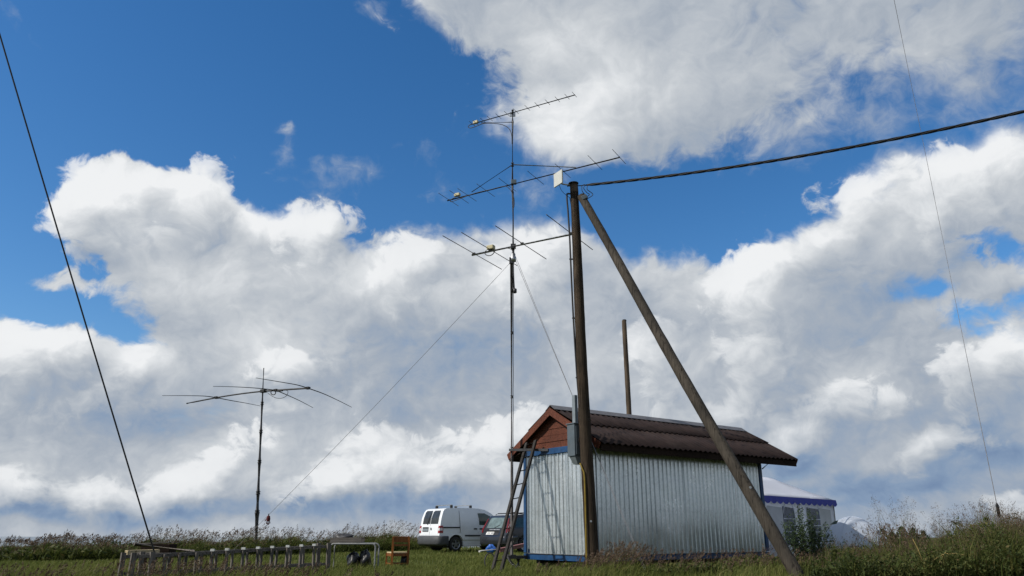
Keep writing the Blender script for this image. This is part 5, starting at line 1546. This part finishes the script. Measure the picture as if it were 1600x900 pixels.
# the back is turned to us and slightly to the right: two rear posts, seat reaching left and away
pR, pL = Vector((x1, CY - 0.05, 0)), Vector((xm, CY - 0.18, 0))
fR, fL = Vector((x1 - 0.14, CY + 0.34, 0)), Vector((x0, CY + 0.18, 0))
for p in (pR, pL): MB().bar(p, p + UP * ztp + Vector((0.02, -0.05, 0)), 0.035, 0.05, (1, 0, 0)).build('back_post', M['chair_wood'], chair)
for p in (fR, fL): MB().bar(p, p + UP * (zs - 0.01), 0.04, 0.04, (1, 0, 0)).build('front_leg', M['chair_wood'], chair)
st4 = [pL + UP * (zs + 0.01), pR + UP * (zs + 0.01), fR + UP * (zs + 0.01), fL + UP * (zs + 0.01)]
slab(st4, 0.03, UP).build('seat', M['pale_wood'], chair, bevel=0.004)
for a, b in ((pL, fL), (pR, fR), (fL, fR), (pL, pR)):
    MB().bar(a + UP * (zs - 0.055), b + UP * (zs - 0.055), 0.022, 0.06).build('apron', M['chair_wood'], chair)
    MB().bar(a + UP * (zs - 0.25), b + UP * (zs - 0.25), 0.02, 0.03).build('stretcher', M['chair_wood'], chair)
of = Vector((0.01, -0.045, 0))
MB().bar(pL + UP * (ztp - 0.06) + of, pR + UP * (ztp - 0.06) + of, 0.022, 0.13).build('top_slat', M['chair_wood'], chair, bevel=0.006)
MB().bar(pL + UP * (ztp - 0.19) + of, pR + UP * (ztp - 0.19) + of, 0.02, 0.045).build('back_slat', M['chair_wood'], chair)
tag(lump(Vector((at_y(631, 880, CY).x, CY + 0.06, 0.15)), 0.085, 0.10, 0.17, 21, M['sack'], 'black_bag'), 'small black bag standing under the wooden chair', 'bag')

# ================================================================== odds and ends between the ladder and the cars
plank('white_pipe', 'slim white pipe lying in the grass behind the ladder', 'pipe', at_y(749, 861.5, 21.0), at_y(803, 854.5, 23.5), 0.04, 0.055, M['offwhite'], True)
plank('red_beam', 'faded red beam lying between the ladder and the shed corner', 'beam', at_y(779, 860, 22.0), at_y(823, 851, 23.4), 0.10, 0.10, M['red_pipe'])
tag(lump(at_y(767, 858, 24.0), 0.14, 0.12, 0.12, 31, M['blue_tarp'], 'folded_tarp'), 'crumpled bright blue tarp lying beside the white pipe', 'tarp')
hc = at_y(765.5, 876, 20.3)
tag(MB().tube([hc + Vector((0.13 * math.cos(a * 0.3), 0.05 * math.sin(a * 0.3), 0.20 * math.sin(a * 0.3) - 0.02)) for a in range(-2, 17)], 0.017, 7).build('hose', M['cable']), 'black hose looped on the grass left of the ladder', 'hose')
tag(MB().tube(smooth([on_mast(845) + Vector((0.05, -0.03, 0)), at_y(793.5, 866, 19.1), at_y(798, 876, 19.0), at_y(806, 884, 18.95), at_y(813, 886, 18.9)]), 0.015, 6).build('coax_tail', M['cable']), 'black coax tail hanging from the mast foot, inner of the pair', 'cable')
tag(MB().tube(smooth([on_mast(838) + Vector((0.03, -0.04, 0)), at_y(791.5, 862, 19.05), at_y(795, 875, 18.9), at_y(803, 885, 18.8), at_y(812, 890, 18.8)]), 0.015, 6).build('coax_tail', M['cable']), 'black coax tail hanging from the mast foot, outer of the pair', 'cable')

# ================================================================== plants
def blades(P, H, W, lean, tint, bend=0.5):
    """grass blades: base P (n,3), height, width, lean (n,2); three triangles each"""
    n = len(P)
    yaw = rng.uniform(0, np.pi, n)
    s = np.stack([np.cos(yaw), np.sin(yaw), np.zeros(n)], -1) * (W / 2)[:, None]
    L = np.concatenate([lean, np.zeros((n, 1))], 1) * H[:, None]
    up = np.zeros((n, 3)); up[:, 2] = H
    mid = P + up * 0.55 + L * 0.55 * (1 - bend)
    tip = P + up * (1 - 0.25 * np.linalg.norm(lean, axis=1))[:, None] + L
    V = np.stack([P - s, P + s, mid + s * 0.75, mid - s * 0.75, tip], 1).reshape(-1, 3)
    b = (np.arange(n) * 5)[:, None]
    F = np.concatenate([b + [0, 1, 2], b + [0, 2, 3], b + [3, 2, 4]], 1).reshape(-1, 3)
    return V, F, np.repeat(tint, 5)
def plumes(P, H, lean, tint, k=14, size=0.03, frac=0.3, spread=0.05):
    """seed heads: k small triangles strewn round the upper part of each stem"""
    n = len(P)
    t = 1 - frac * rng.uniform(0, 1, (n, k)) ** 1.2
    L = np.concatenate([lean, np.zeros((n, 1))], 1) * H[:, None]
    hh = (H * (1 - 0.25 * np.linalg.norm(lean, axis=1)))
    c = P[:, None, :] + L[:, None, :] * (t ** 1.6)[..., None]
    c[..., 2] += hh[:, None] * t
    w = spread * (0.25 + (1 - t) / frac) * (H / 0.9)[:, None]
    c += rng.normal(0, 1, (n, k, 3)) * w[..., None] * 0.55
    c[..., 0] += w * 0.5
    c = c.reshape(-1, 3); m = n * k
    d = np.concatenate([lean * 2.0, np.full((n, 1), 0.9)], 1); d /= np.linalg.norm(d, axis=1)[:, None]
    a = np.repeat(d, k, 0) + rng.normal(0, 0.55, (m, 3)); a /= np.linalg.norm(a, axis=1)[:, None]
    b = rng.normal(0, 1, (m, 3)); b -= a * (a * b).sum(1)[:, None]; b /= np.linalg.norm(b, axis=1)[:, None]
    sz = size * rng.uniform(0.5, 1.3, m)[:, None]
    V = np.stack([c - a * sz * 1.3, c + a * sz * 1.3, c + b * sz * 0.5], 1).reshape(-1, 3)
    F = np.arange(m * 3).reshape(-1, 3)
    return V, F, np.repeat(np.repeat(tint, k) + rng.uniform(-0.12, 0.12, m), 3)
def leaves(Cn, size, tint, flat=0.0):
    """leaf lozenges (two triangles) at centres Cn with random turn"""
    m = len(Cn)
    a = rng.normal(0, 1, (m, 3)); a[:, 2] *= (1 - flat); a /= np.linalg.norm(a, axis=1)[:, None]
    b = rng.normal(0, 1, (m, 3)); b -= a * (a * b).sum(1)[:, None]; b /= np.linalg.norm(b, axis=1)[:, None]
    s = (size * rng.uniform(0.6, 1.3, m))[:, None]
    V = np.stack([Cn - a * s, Cn + b * s * 0.38, Cn + a * s, Cn - b * s * 0.38], 1).reshape(-1, 3)
    q = (np.arange(m) * 4)[:, None]
    F = np.concatenate([q + [0, 1, 2], q + [0, 2, 3]], 1).reshape(-1, 3)
    return V, F, np.repeat(tint, 4)
def merge(*parts):
    V, F, T_, o = [], [], [], 0
    for v, f, t in parts:
        V.append(v); F.append(f + o); T_.append(t); o += len(v)
    return np.concatenate(V), np.concatenate(F), np.concatenate(T_)
GREENS = [(0.0, (0.035, 0.052, 0.010)), (0.35, (0.085, 0.112, 0.020)), (0.65, (0.140, 0.150, 0.034)), (1.0, (0.24, 0.205, 0.085))]
M['grass'] = leafy('grass_blades', GREENS, 0.35)
M['plume'] = leafy('seed_heads', [(0.0, (0.048, 0.030, 0.020)), (0.5, (0.098, 0.064, 0.042)), (1.0, (0.17, 0.12, 0.078))], 0.18)
M['leaf'] = leafy('weed_leaves', [(0.0, (0.022, 0.033, 0.008)), (0.4, (0.058, 0.078, 0.017)), (0.72, (0.108, 0.100, 0.030)), (1.0, (0.165, 0.115, 0.052))], 0.3)
M['weed'] = leafy('weed_blades', [(0.0, (0.028, 0.040, 0.009)), (0.35, (0.070, 0.090, 0.018)), (0.65, (0.120, 0.118, 0.032)), (1.0, (0.20, 0.155, 0.07))], 0.35)
M['bush'] = leafy('bush_leaves', [(0.0, (0.020, 0.040, 0.016)), (0.5, (0.045, 0.075, 0.030)), (1.0, (0.10, 0.14, 0.07))], 0.3)

def clump(x, y, s):
    return 0.5 + 0.25 * np.sin(x * s + 1.7 * np.sin(y * s * 0.6)) + 0.25 * np.sin(y * s * 1.3 + 1.1 * np.sin(x * s * 0.8) + 2)
def xofu(u, Y): return (u - 800) / FPX * 1.06 * Y

# ---- short lawn, thinning with distance
n = 190000
Y = 13.6 * np.exp(rng.uniform(0, 1, n) * math.log(46 / 13.6))
X = xofu(rng.uniform(-60, 1660, n), Y)
cl = clump(X, Y, 1.1)
H = (0.05 + 0.07 * cl) * rng.uniform(0.6, 1.5, n) * np.where(Y < 19, 1.35, 1.0)
W = 0.00075 * Y * rng.uniform(0.6, 1.3, n)
ln = np.stack([rng.normal(0.25, 0.35, n), rng.normal(0, 0.35, n)], -1)
ti = np.clip(0.50 + 0.25 * (clump(X, Y, 0.5) - 0.5) + rng.normal(0, 0.14, n), 0, 1)
V, F, T_ = blades(np.stack([X, Y, np.full(n, -0.05)], -1), H + 0.04, W, ln, ti)
tag(np_mesh('lawn_grass', V, F, M['grass'], T_), kind='stuff')

# ---- longer rough grass along the near edge, wind-blown to the right
n = 26000
u = rng.uniform(-60, 1660, n)
Y = rng.uniform(13.4, 17.4, n)
X = xofu(u, Y)
cl = clump(X, Y, 1.9)
keep = (rng.uniform(0, 1, n) < 0.25 + 0.75 * cl)
hmax = np.interp(u, [0, 180, 520, 760, 830, 940, 1240, 1300, 1600], [0.16, 0.20, 0.22, 0.17, 0.20, 0.27, 0.33, 0.42, 0.45])
H = hmax * (0.4 + 0.8 * cl) * rng.uniform(0.5, 1.3, n)
W = 0.009 * rng.uniform(0.6, 1.4, n)
ln = np.stack([rng.normal(0.40, 0.35, n), rng.normal(0, 0.3, n)], -1)
ti = np.clip(0.52 + rng.normal(0, 0.2, n) + 0.2 * (cl - 0.5), 0, 1)
P = np.stack([X, Y, np.full(n, -0.05)], -1)[keep]
V, F, T_ = blades(P, H[keep] + 0.03, W[keep], ln[keep], ti[keep])
tag(np_mesh('rough_grass', V, F, M['grass'], T_), kind='stuff')

def hv(u): return 0.86 + 0.10 * np.sin(u * 0.043 + 1) + 0.09 * np.sin(u * 0.093) + 0.06 * np.sin(u * 0.19 + 2)
def meadow(name, u, Y, H, lx, k=12, psize=0.03, leafk=4, tshift=0.0, wst=0.006, spread=0.05, frac=0.3, low=0.62, share=1.0, mat='grass'):
    n = len(u)
    X = xofu(u, Y)
    P = np.stack([X, Y, np.full(n, -0.06)], -1)
    ln = np.stack([rng.normal(lx, 0.16, n), rng.normal(0, 0.14, n)], -1)
    ti = np.clip(0.40 + tshift + rng.normal(0, 0.15, n), 0, 1)
    st = blades(P, H, np.full(n, wst), ln, np.clip(ti + 0.02, 0, 1))
    Pr = np.repeat(P, leafk, 0) + rng.normal(0, 0.10, (n * leafk, 3)) * [1, 1, 0]
    Hl = np.repeat(H, leafk) * rng.uniform(0.30, low, n * leafk) * 1.1
    lf = blades(Pr, Hl, np.full(n * leafk, wst * 2.4) * rng.uniform(0.6, 1.4, n * leafk), np.stack([rng.normal(lx, 0.4, n * leafk), rng.normal(0, 0.35, n * leafk)], -1), np.clip(np.repeat(ti, leafk) + rng.normal(-0.05, 0.15, n * leafk), 0, 1))
    V, F, T_ = merge(st, lf)
    tag(np_mesh(name, V, F, M[mat], T_), kind='stuff')
    pk = rng.uniform(0, 1, n) < share
    hd = plumes(P[pk], H[pk], ln[pk], np.clip(0.45 + rng.normal(0, 0.2, pk.sum()), 0, 1), k, psize, frac, spread)
    tag(np_mesh(name + '_seed_heads', *hd[:2], M['plume'], hd[2]), kind='stuff')

# ---- tall meadow along the far edge of the lawn
n = 15000
u = rng.uniform(-80, 700, n)
front = np.interp(u, [-80, 0, 190, 300, 380, 480, 560, 640, 700], [23.0, 23.5, 24.2, 25.5, 27.5, 30.5, 33.5, 36.8, 41])
Y = front + 8.0 * rng.uniform(0, 1, n) ** 1.4
htop = np.interp(u, [-80, 0, 60, 120, 200, 300, 400, 480, 560, 640, 700], [0.50, 0.56, 0.62, 0.66, 0.70, 0.88, 0.98, 1.02, 1.10, 1.22, 1.25])
H = htop * (0.55 + 0.50 * rng.beta(2, 3.0, n)) * (0.86 + 0.28 * clump(xofu(u, Y), Y, 1.4))
keep = rng.uniform(0, 1, n) < 0.35 + 0.65 * clump(xofu(u, Y), Y * 0.7, 0.9)
meadow('tall_meadow', u[keep], Y[keep], (H * hv(u))[keep] + 0.04, 0.38, k=10, psize=0.030, leafk=6, wst=0.009, spread=0.05, frac=0.26, low=0.80, share=0.36)
n = 1500                                       # plumes that stand well clear of the green
u = rng.uniform(-80, 700, n)
Y = np.interp(u, [-80, 0, 190, 300, 380, 480, 560, 640, 700], [23.0, 23.5, 24.2, 25.5, 27.5, 30.5, 33.5, 36.8, 41]) + 6.0 * rng.uniform(0, 1, n)
cl = clump(xofu(u, Y), Y * 0.6, 0.8)
keep = rng.uniform(0, 1, n) < 0.15 + 1.0 * cl
H = np.interp(u, [-80, 0, 60, 120, 200, 300, 400, 480, 560, 640, 700], [0.52, 0.60, 0.68, 0.72, 0.76, 0.94, 1.04, 1.08, 1.16, 1.28, 1.3]) * (0.84 + 0.20 * cl + 0.22 * rng.beta(1.5, 4, n))
meadow('meadow_plumes', u[keep], Y[keep], (H * (0.3 + 0.8 * hv(u)))[keep] + 0.05, 0.46, k=13, psize=0.033, leafk=1, wst=0.010, spread=0.055, frac=0.22, low=0.7)
n = 9000                                       # dense leafy skirt of the meadow
u = rng.uniform(-80, 700, n)
Y = np.interp(u, [-80, 0, 190, 300, 380, 480, 560, 640, 700], [23.0, 23.5, 24.2, 25.5, 27.5, 30.5, 33.5, 36.8, 41]) + rng.uniform(-0.2, 3, n)
ht = np.interp(u, [-80, 0, 200, 300, 480, 640, 700], [0.30, 0.34, 0.42, 0.50, 0.58, 0.66, 0.66])
z = ht * hv(u) * rng.uniform(0.05, 1.05, n) ** 0.8
V, F, T_ = leaves(np.stack([xofu(u, Y), Y, z], -1), np.full(n, 0.09), np.clip(0.35 + rng.normal(0, 0.2, n), 0, 1))
tag(np_mesh('meadow_undergrowth', V, F, M['leaf'], T_), kind='stuff')

# ---- wispy flowering grass in the foreground: round the rail, the pole foot and along the shed
u = np.concatenate([rng.uniform(-20, 210, 40), rng.normal(330, 75, 120), rng.uniform(0, 640, 60), rng.normal(940, 26, 110), rng.uniform(880, 1240, 240), rng.normal(470, 30, 20), rng.uniform(830, 900, 20)])
n = len(u)
Y = np.where(u < 660, rng.uniform(12.6, 14.2, n), rng.uniform(14.6, 16.6, n))
vt = np.interp(u, [0, 200, 330, 520, 640, 830, 900, 940, 1000, 1200, 1260], [882, 872, 862, 876, 884, 876, 858, 836, 852, 848, 846]) + np.abs(rng.normal(0, 13, n))
ang = np.arctan((450 - vt) / FPX) + PITCH
H = np.clip(EYE + Y * np.tan(ang), 0.12, 1.2)
meadow('foreground_grass', u, Y, H + 0.06, 0.34, k=30, psize=0.020, leafk=4, tshift=0.12, wst=0.005, spread=0.05, frac=0.40)

# ---- rank weeds filling the lower right
def crest_(u, Y):
    return (11 * np.sin(u * 0.052 + Y * 1.1) + 8 * np.sin(u * 0.121 + 1.9 * Y + 1) + 6 * np.sin(u * 0.23 - 1.3 * Y)) * np.interp(u, [1285, 1300, 1375, 1420], [1.0, 0.3, 0.3, 1.0])
n = 9000
u = rng.uniform(1215, 1690, n)
Y = rng.uniform(13.4, 21.0, n)
vt = np.interp(u, [1215, 1240, 1290, 1340, 1380, 1420, 1470, 1520, 1570, 1690], [884, 866, 860, 862, 850, 832, 816, 808, 808, 804]) + rng.normal(2, 12, n) + crest_(u, Y)
ang = np.arctan((450 - vt) / FPX) + PITCH
H = np.clip(EYE + Y * np.tan(ang), 0.2, 1.6)
tall = rng.uniform(0, 1, n) < 0.55
H = np.where(tall, H, H * rng.uniform(0.55, 0.9, n))
meadow('tall_weeds', u, Y, H + 0.06, 0.08, k=14, psize=0.017, leafk=6, wst=0.0075, spread=0.060, frac=0.36, low=0.95, share=0.38, mat='weed')
# brown haze of heads over the right half of the weeds
n = 1000
u = np.concatenate([rng.uniform(1430, 1690, 800), rng.uniform(1240, 1430, 200)]); Y = rng.uniform(14.2, 18.0, n)
vt = np.interp(u, [1240, 1300, 1380, 1430, 1480, 1540, 1600, 1690], [872, 868, 862, 840, 822, 818, 820, 816]) + rng.normal(0, 13, n) + 0.8 * crest_(u, Y)
H = np.clip(EYE + Y * np.tan(np.arctan((450 - vt) / FPX) + PITCH), 0.2, 1.9)
meadow('brown_grass', u, Y, H + 0.06, 0.14, k=28, psize=0.013, leafk=1, tshift=0.3, wst=0.006, spread=0.07, frac=0.42, low=0.7, mat='weed')
# stalks standing in front of the dome tent
u = np.concatenate([rng.uniform(1284, 1365, 90), rng.normal(1318, 8, 45), rng.normal(1348, 8, 45)]); n = len(u)
Y = rng.uniform(15.0, 19.0, n); vt = 812 + np.abs(rng.normal(0, 22, n))
H = np.clip(EYE + Y * np.tan(np.arctan((450 - vt) / FPX) + PITCH), 0.3, 1.9)
meadow('weed_stalks', u, Y, H + 0.06, 0.05, k=26, psize=0.022, leafk=3, tshift=-0.05, wst=0.008, spread=0.055, frac=0.5, low=0.8)
# taller airy plumes standing over the weeds
u = np.concatenate([rng.normal(1338, 16, 22), rng.uniform(1290, 1330, 8), rng.normal(1375, 14, 22), rng.normal(1405, 16, 22), rng.normal(1470, 22, 55), rng.normal(1510, 20, 60), rng.uniform(1430, 1650, 330), rng.normal(1430, 12, 30)])
n = len(u); Y = rng.uniform(14.5, 18.5, n)
vt = np.interp(u, [1290, 1338, 1360, 1375, 1405, 1440, 1470, 1510, 1560, 1640], [806, 776, 800, 788, 786, 796, 782, 780, 788, 786]) + np.abs(rng.normal(0, 18, n)) + 16 * np.sin(u * 0.075 + np.sin(u * 0.031) * 2)
H = np.clip(EYE + Y * np.tan(np.arctan((450 - vt) / FPX) + PITCH), 0.3, 1.9)
meadow('plume_grass', u, Y, H + 0.06, 0.10, k=46, psize=0.013, leafk=2, wst=0.006, spread=0.075, frac=0.34, low=0.6)
n = 90000                                      # leaf mass of the weeds
u = rng.uniform(1210, 1690, n)
Y = rng.uniform(13.2, 20.0, n)
vt = np.interp(u, [1210, 1240, 1290, 1340, 1380, 1420, 1470, 1520, 1570, 1690], [893, 874, 864, 868, 856, 842, 836, 829, 828, 824]) + 0.9 * crest_(u, Y)
top = np.clip(EYE + Y * np.tan(np.arctan((450 - vt) / FPX) + PITCH), 0.1, 1.3) * (0.72 + 0.5 * clump(xofu(u, Y), Y, 2.3))
z = top * rng.uniform(0.0, 1.0, n) ** 0.6 * np.where(rng.uniform(0, 1, n) < 0.5, 1.0, 0.8)
V, F, T_ = leaves(np.stack([xofu(u, Y), Y, z], -1), np.full(n, 0.026) * np.where(rng.uniform(0, 1, n) < 0.15, 1.9, 1.0), np.clip(0.34 + 0.75 * (clump(xofu(u, Y), Y, 0.9) - 0.42) + 0.35 * (clump(xofu(u, Y), Y, 3.1) - 0.5) + rng.normal(0, 0.18, n), 0, 1))
tag(np_mesh('weed_foliage', V, F, M['leaf'], T_), kind='stuff')
# dark rank growth under the shed edge and between shed and brace
n = 7000
u = rng.uniform(960, 1245, n); Y = 15.2 + rng.uniform(0, 1.6, n) + np.clip((u - 1000) / 240, 0, 1) * 1.0
z = np.interp(u, [960, 1010, 1100, 1245], [0.08, 0.16, 0.24, 0.36]) * rng.uniform(0, 1.1, n) * (0.5 + 0.8 * clump(xofu(u, Y), Y, 2.6))
V, F, T_ = leaves(np.stack([xofu(u, Y), Y, z], -1), np.full(n, 0.05), np.clip(0.40 + rng.normal(0, 0.22, n), 0, 1))
tag(np_mesh('low_weeds', V, F, M['leaf'], T_), kind='stuff')

# ---- single plants
def leaf_cloud(name, centres, radii, per, size, mat, parent, tb=0.5):
    cs = []
    ts = []
    for c, r in zip(centres, radii):
        m = int(per)
        d = rng.normal(0, 1, (m, 3)); d /= np.linalg.norm(d, axis=1)[:, None]
        rad = rng.uniform(0.35, 1.0, m) ** 0.5
        cs.append(np.array(c) + d * rad[:, None] * np.array(r)); ts.append(np.clip(tb + rng.normal(0, 0.22) + rng.normal(0, 0.15, m), 0, 1))
    V, F, T_ = leaves(np.concatenate(cs), np.full(sum(len(q) for q in cs), size), np.concatenate(ts))
    o = np_mesh(name, V, F, mat, T_, parent)
    o.matrix_parent_inverse = Matrix.Translation(-parent.location)
    return o
# leafy bush in front of the party tent
bx = Vector((at_y(1264, 860, 19.6).x, 19.6, 0))
bush = thing('leafy_bush', 'dense dark green bush with upright shoots in front of the party tent', 'bush', bx)
cs, rs, stems = [], [], MB()
for k in range(60):
    dx = random.gauss(0, 0.30); hgt = random.uniform(0.55, 1.0) * (1.55 - 1.1 * abs(dx))
    top_ = bx + Vector((dx * 1.3, random.gauss(0, 0.2), max(0.45, hgt)))
    stems.tube([bx + Vector((dx * 0.5, 0, -0.05)), top_], [0.009, 0.003], 5)
    for q in range(9):
        t = 0.22 + 0.78 * (q + 0.5) / 9
        cs.append(tuple(bx + Vector((dx * 0.5, 0, 0)) + (top_ - bx - Vector((dx * 0.5, 0, 0))) * t)); rs.append((0.075 * (1.25 - 0.6 * t), 0.075, 0.085))
stems.build('stem', M['dark_wood'], bush)
leaf_cloud('foliage', cs, rs, 11, 0.028, M['bush'], bush, 0.55)
# round shrub beyond the meadow, far left
sx = Vector((at_y(168, 850, 31.0).x, 31.0, -0.1))
sh = thing('round_shrub', 'low rounded green shrub rising behind the tall meadow at far left', 'shrub', sx)
MB().tube([sx, sx + UP * 0.5], [0.04, 0.015], 6).build('stem', M['dark_wood'], sh)
leaf_cloud('crown', [tuple(sx + Vector((dx, 0, 0.42 + dz))) for dx, dz in ((-0.35, 0.0), (0, 0.12), (0.3, 0.0), (0.65, -0.1), (-0.1, -0.1), (0.1, 0.0))], [(0.36, 0.34, 0.22)] * 6, 170, 0.05, M['bush'], sh, 0.35)
# small tree peeping over the van bonnet
tx = Vector((at_y(762, 830, 62.0).x, 62.0, -0.5))
tr2 = thing('small_tree', 'small dark tree peeping out between the van and the dark car', 'tree', tx)
tz = at_y(757, 803, 62.0).z
MB().tube([tx, tx + UP * (tz - 0.4)], [0.10, 0.03], 7).build('trunk', M['dark_wood'], tr2)
leaf_cloud('crown', [tuple(tx + Vector((-0.45, 0, tz + 0.2))), tuple(tx + Vector((0.05, 0.1, tz - 0.15))), tuple(tx + Vector((0.5, 0, tz - 0.45))), tuple(tx + Vector((0, 0, tz - 0.8)))], [(0.5, 0.5, 0.35), (0.6, 0.5, 0.4), (0.6, 0.5, 0.4), (0.9, 0.8, 0.6)], 260, 0.09, M['bush'], tr2, 0.25)
# young spruces along the right horizon
spruce_lab = ['pointed young spruce leftmost in the row behind the weeds', 'second young spruce in the far row, shorter than its neighbours', 'broad young spruce in the far row above the green weeds', 'young spruce right of the broad one in the far row', 'slim young spruce farthest right of the far row']
for k, (u_, v_) in enumerate(((1378, 826), (1393, 831), (1408, 821), (1426, 824), (1442, 829))):
    Yk = 40.0 + 2 * k
    tp = at_y(u_, v_, Yk); bs_ = Vector((tp.x, Yk, -0.1))
    sp_ = thing('young_spruce', spruce_lab[k], 'tree', bs_, group='young spruces beyond the weeds')
    MB().tube([bs_, tp], [0.06, 0.01], 6).build('trunk', M['dark_wood'], sp_)
    cs, rs = [], []
    for q in range(9):
        t = q / 9.0
        cs.append((bs_.x, Yk, bs_.z + (tp.z - bs_.z) * (0.12 + 0.86 * t))); rs.append(((0.62 + 0.1 * (k % 3)) * (1 - t) + 0.05, 0.6 * (1 - t) + 0.05, 0.12))
    leaf_cloud('crown', cs, rs, 70, 0.075, M['bush'], sp_, 0.18)
# dry yellow stalks in the lower right
M['straw'] = simple('dry_straw', (0.34, 0.25, 0.09), 0.8, 0, 0.25, 9)
for lab, pix in (('dry yellow stalk standing upright among the dark weeds', [(1425, 840), (1436, 862), (1445, 888), (1450, 908)]),
                 ('dry yellow stalk bent to the left over the weeds', [(1452, 908), (1464, 886), (1474, 868), (1478, 862)]),
                 ('long arching straw stalk reaching left to right across the weeds', [(1442, 900), (1456, 878), (1476, 866), (1500, 866), (1520, 872)])):
    tag(MB().tube(smooth([at_y(a, b, 13.6) for a, b in pix]), 0.007, 5).build('dry_stalk', M['straw']), lab, 'plant')
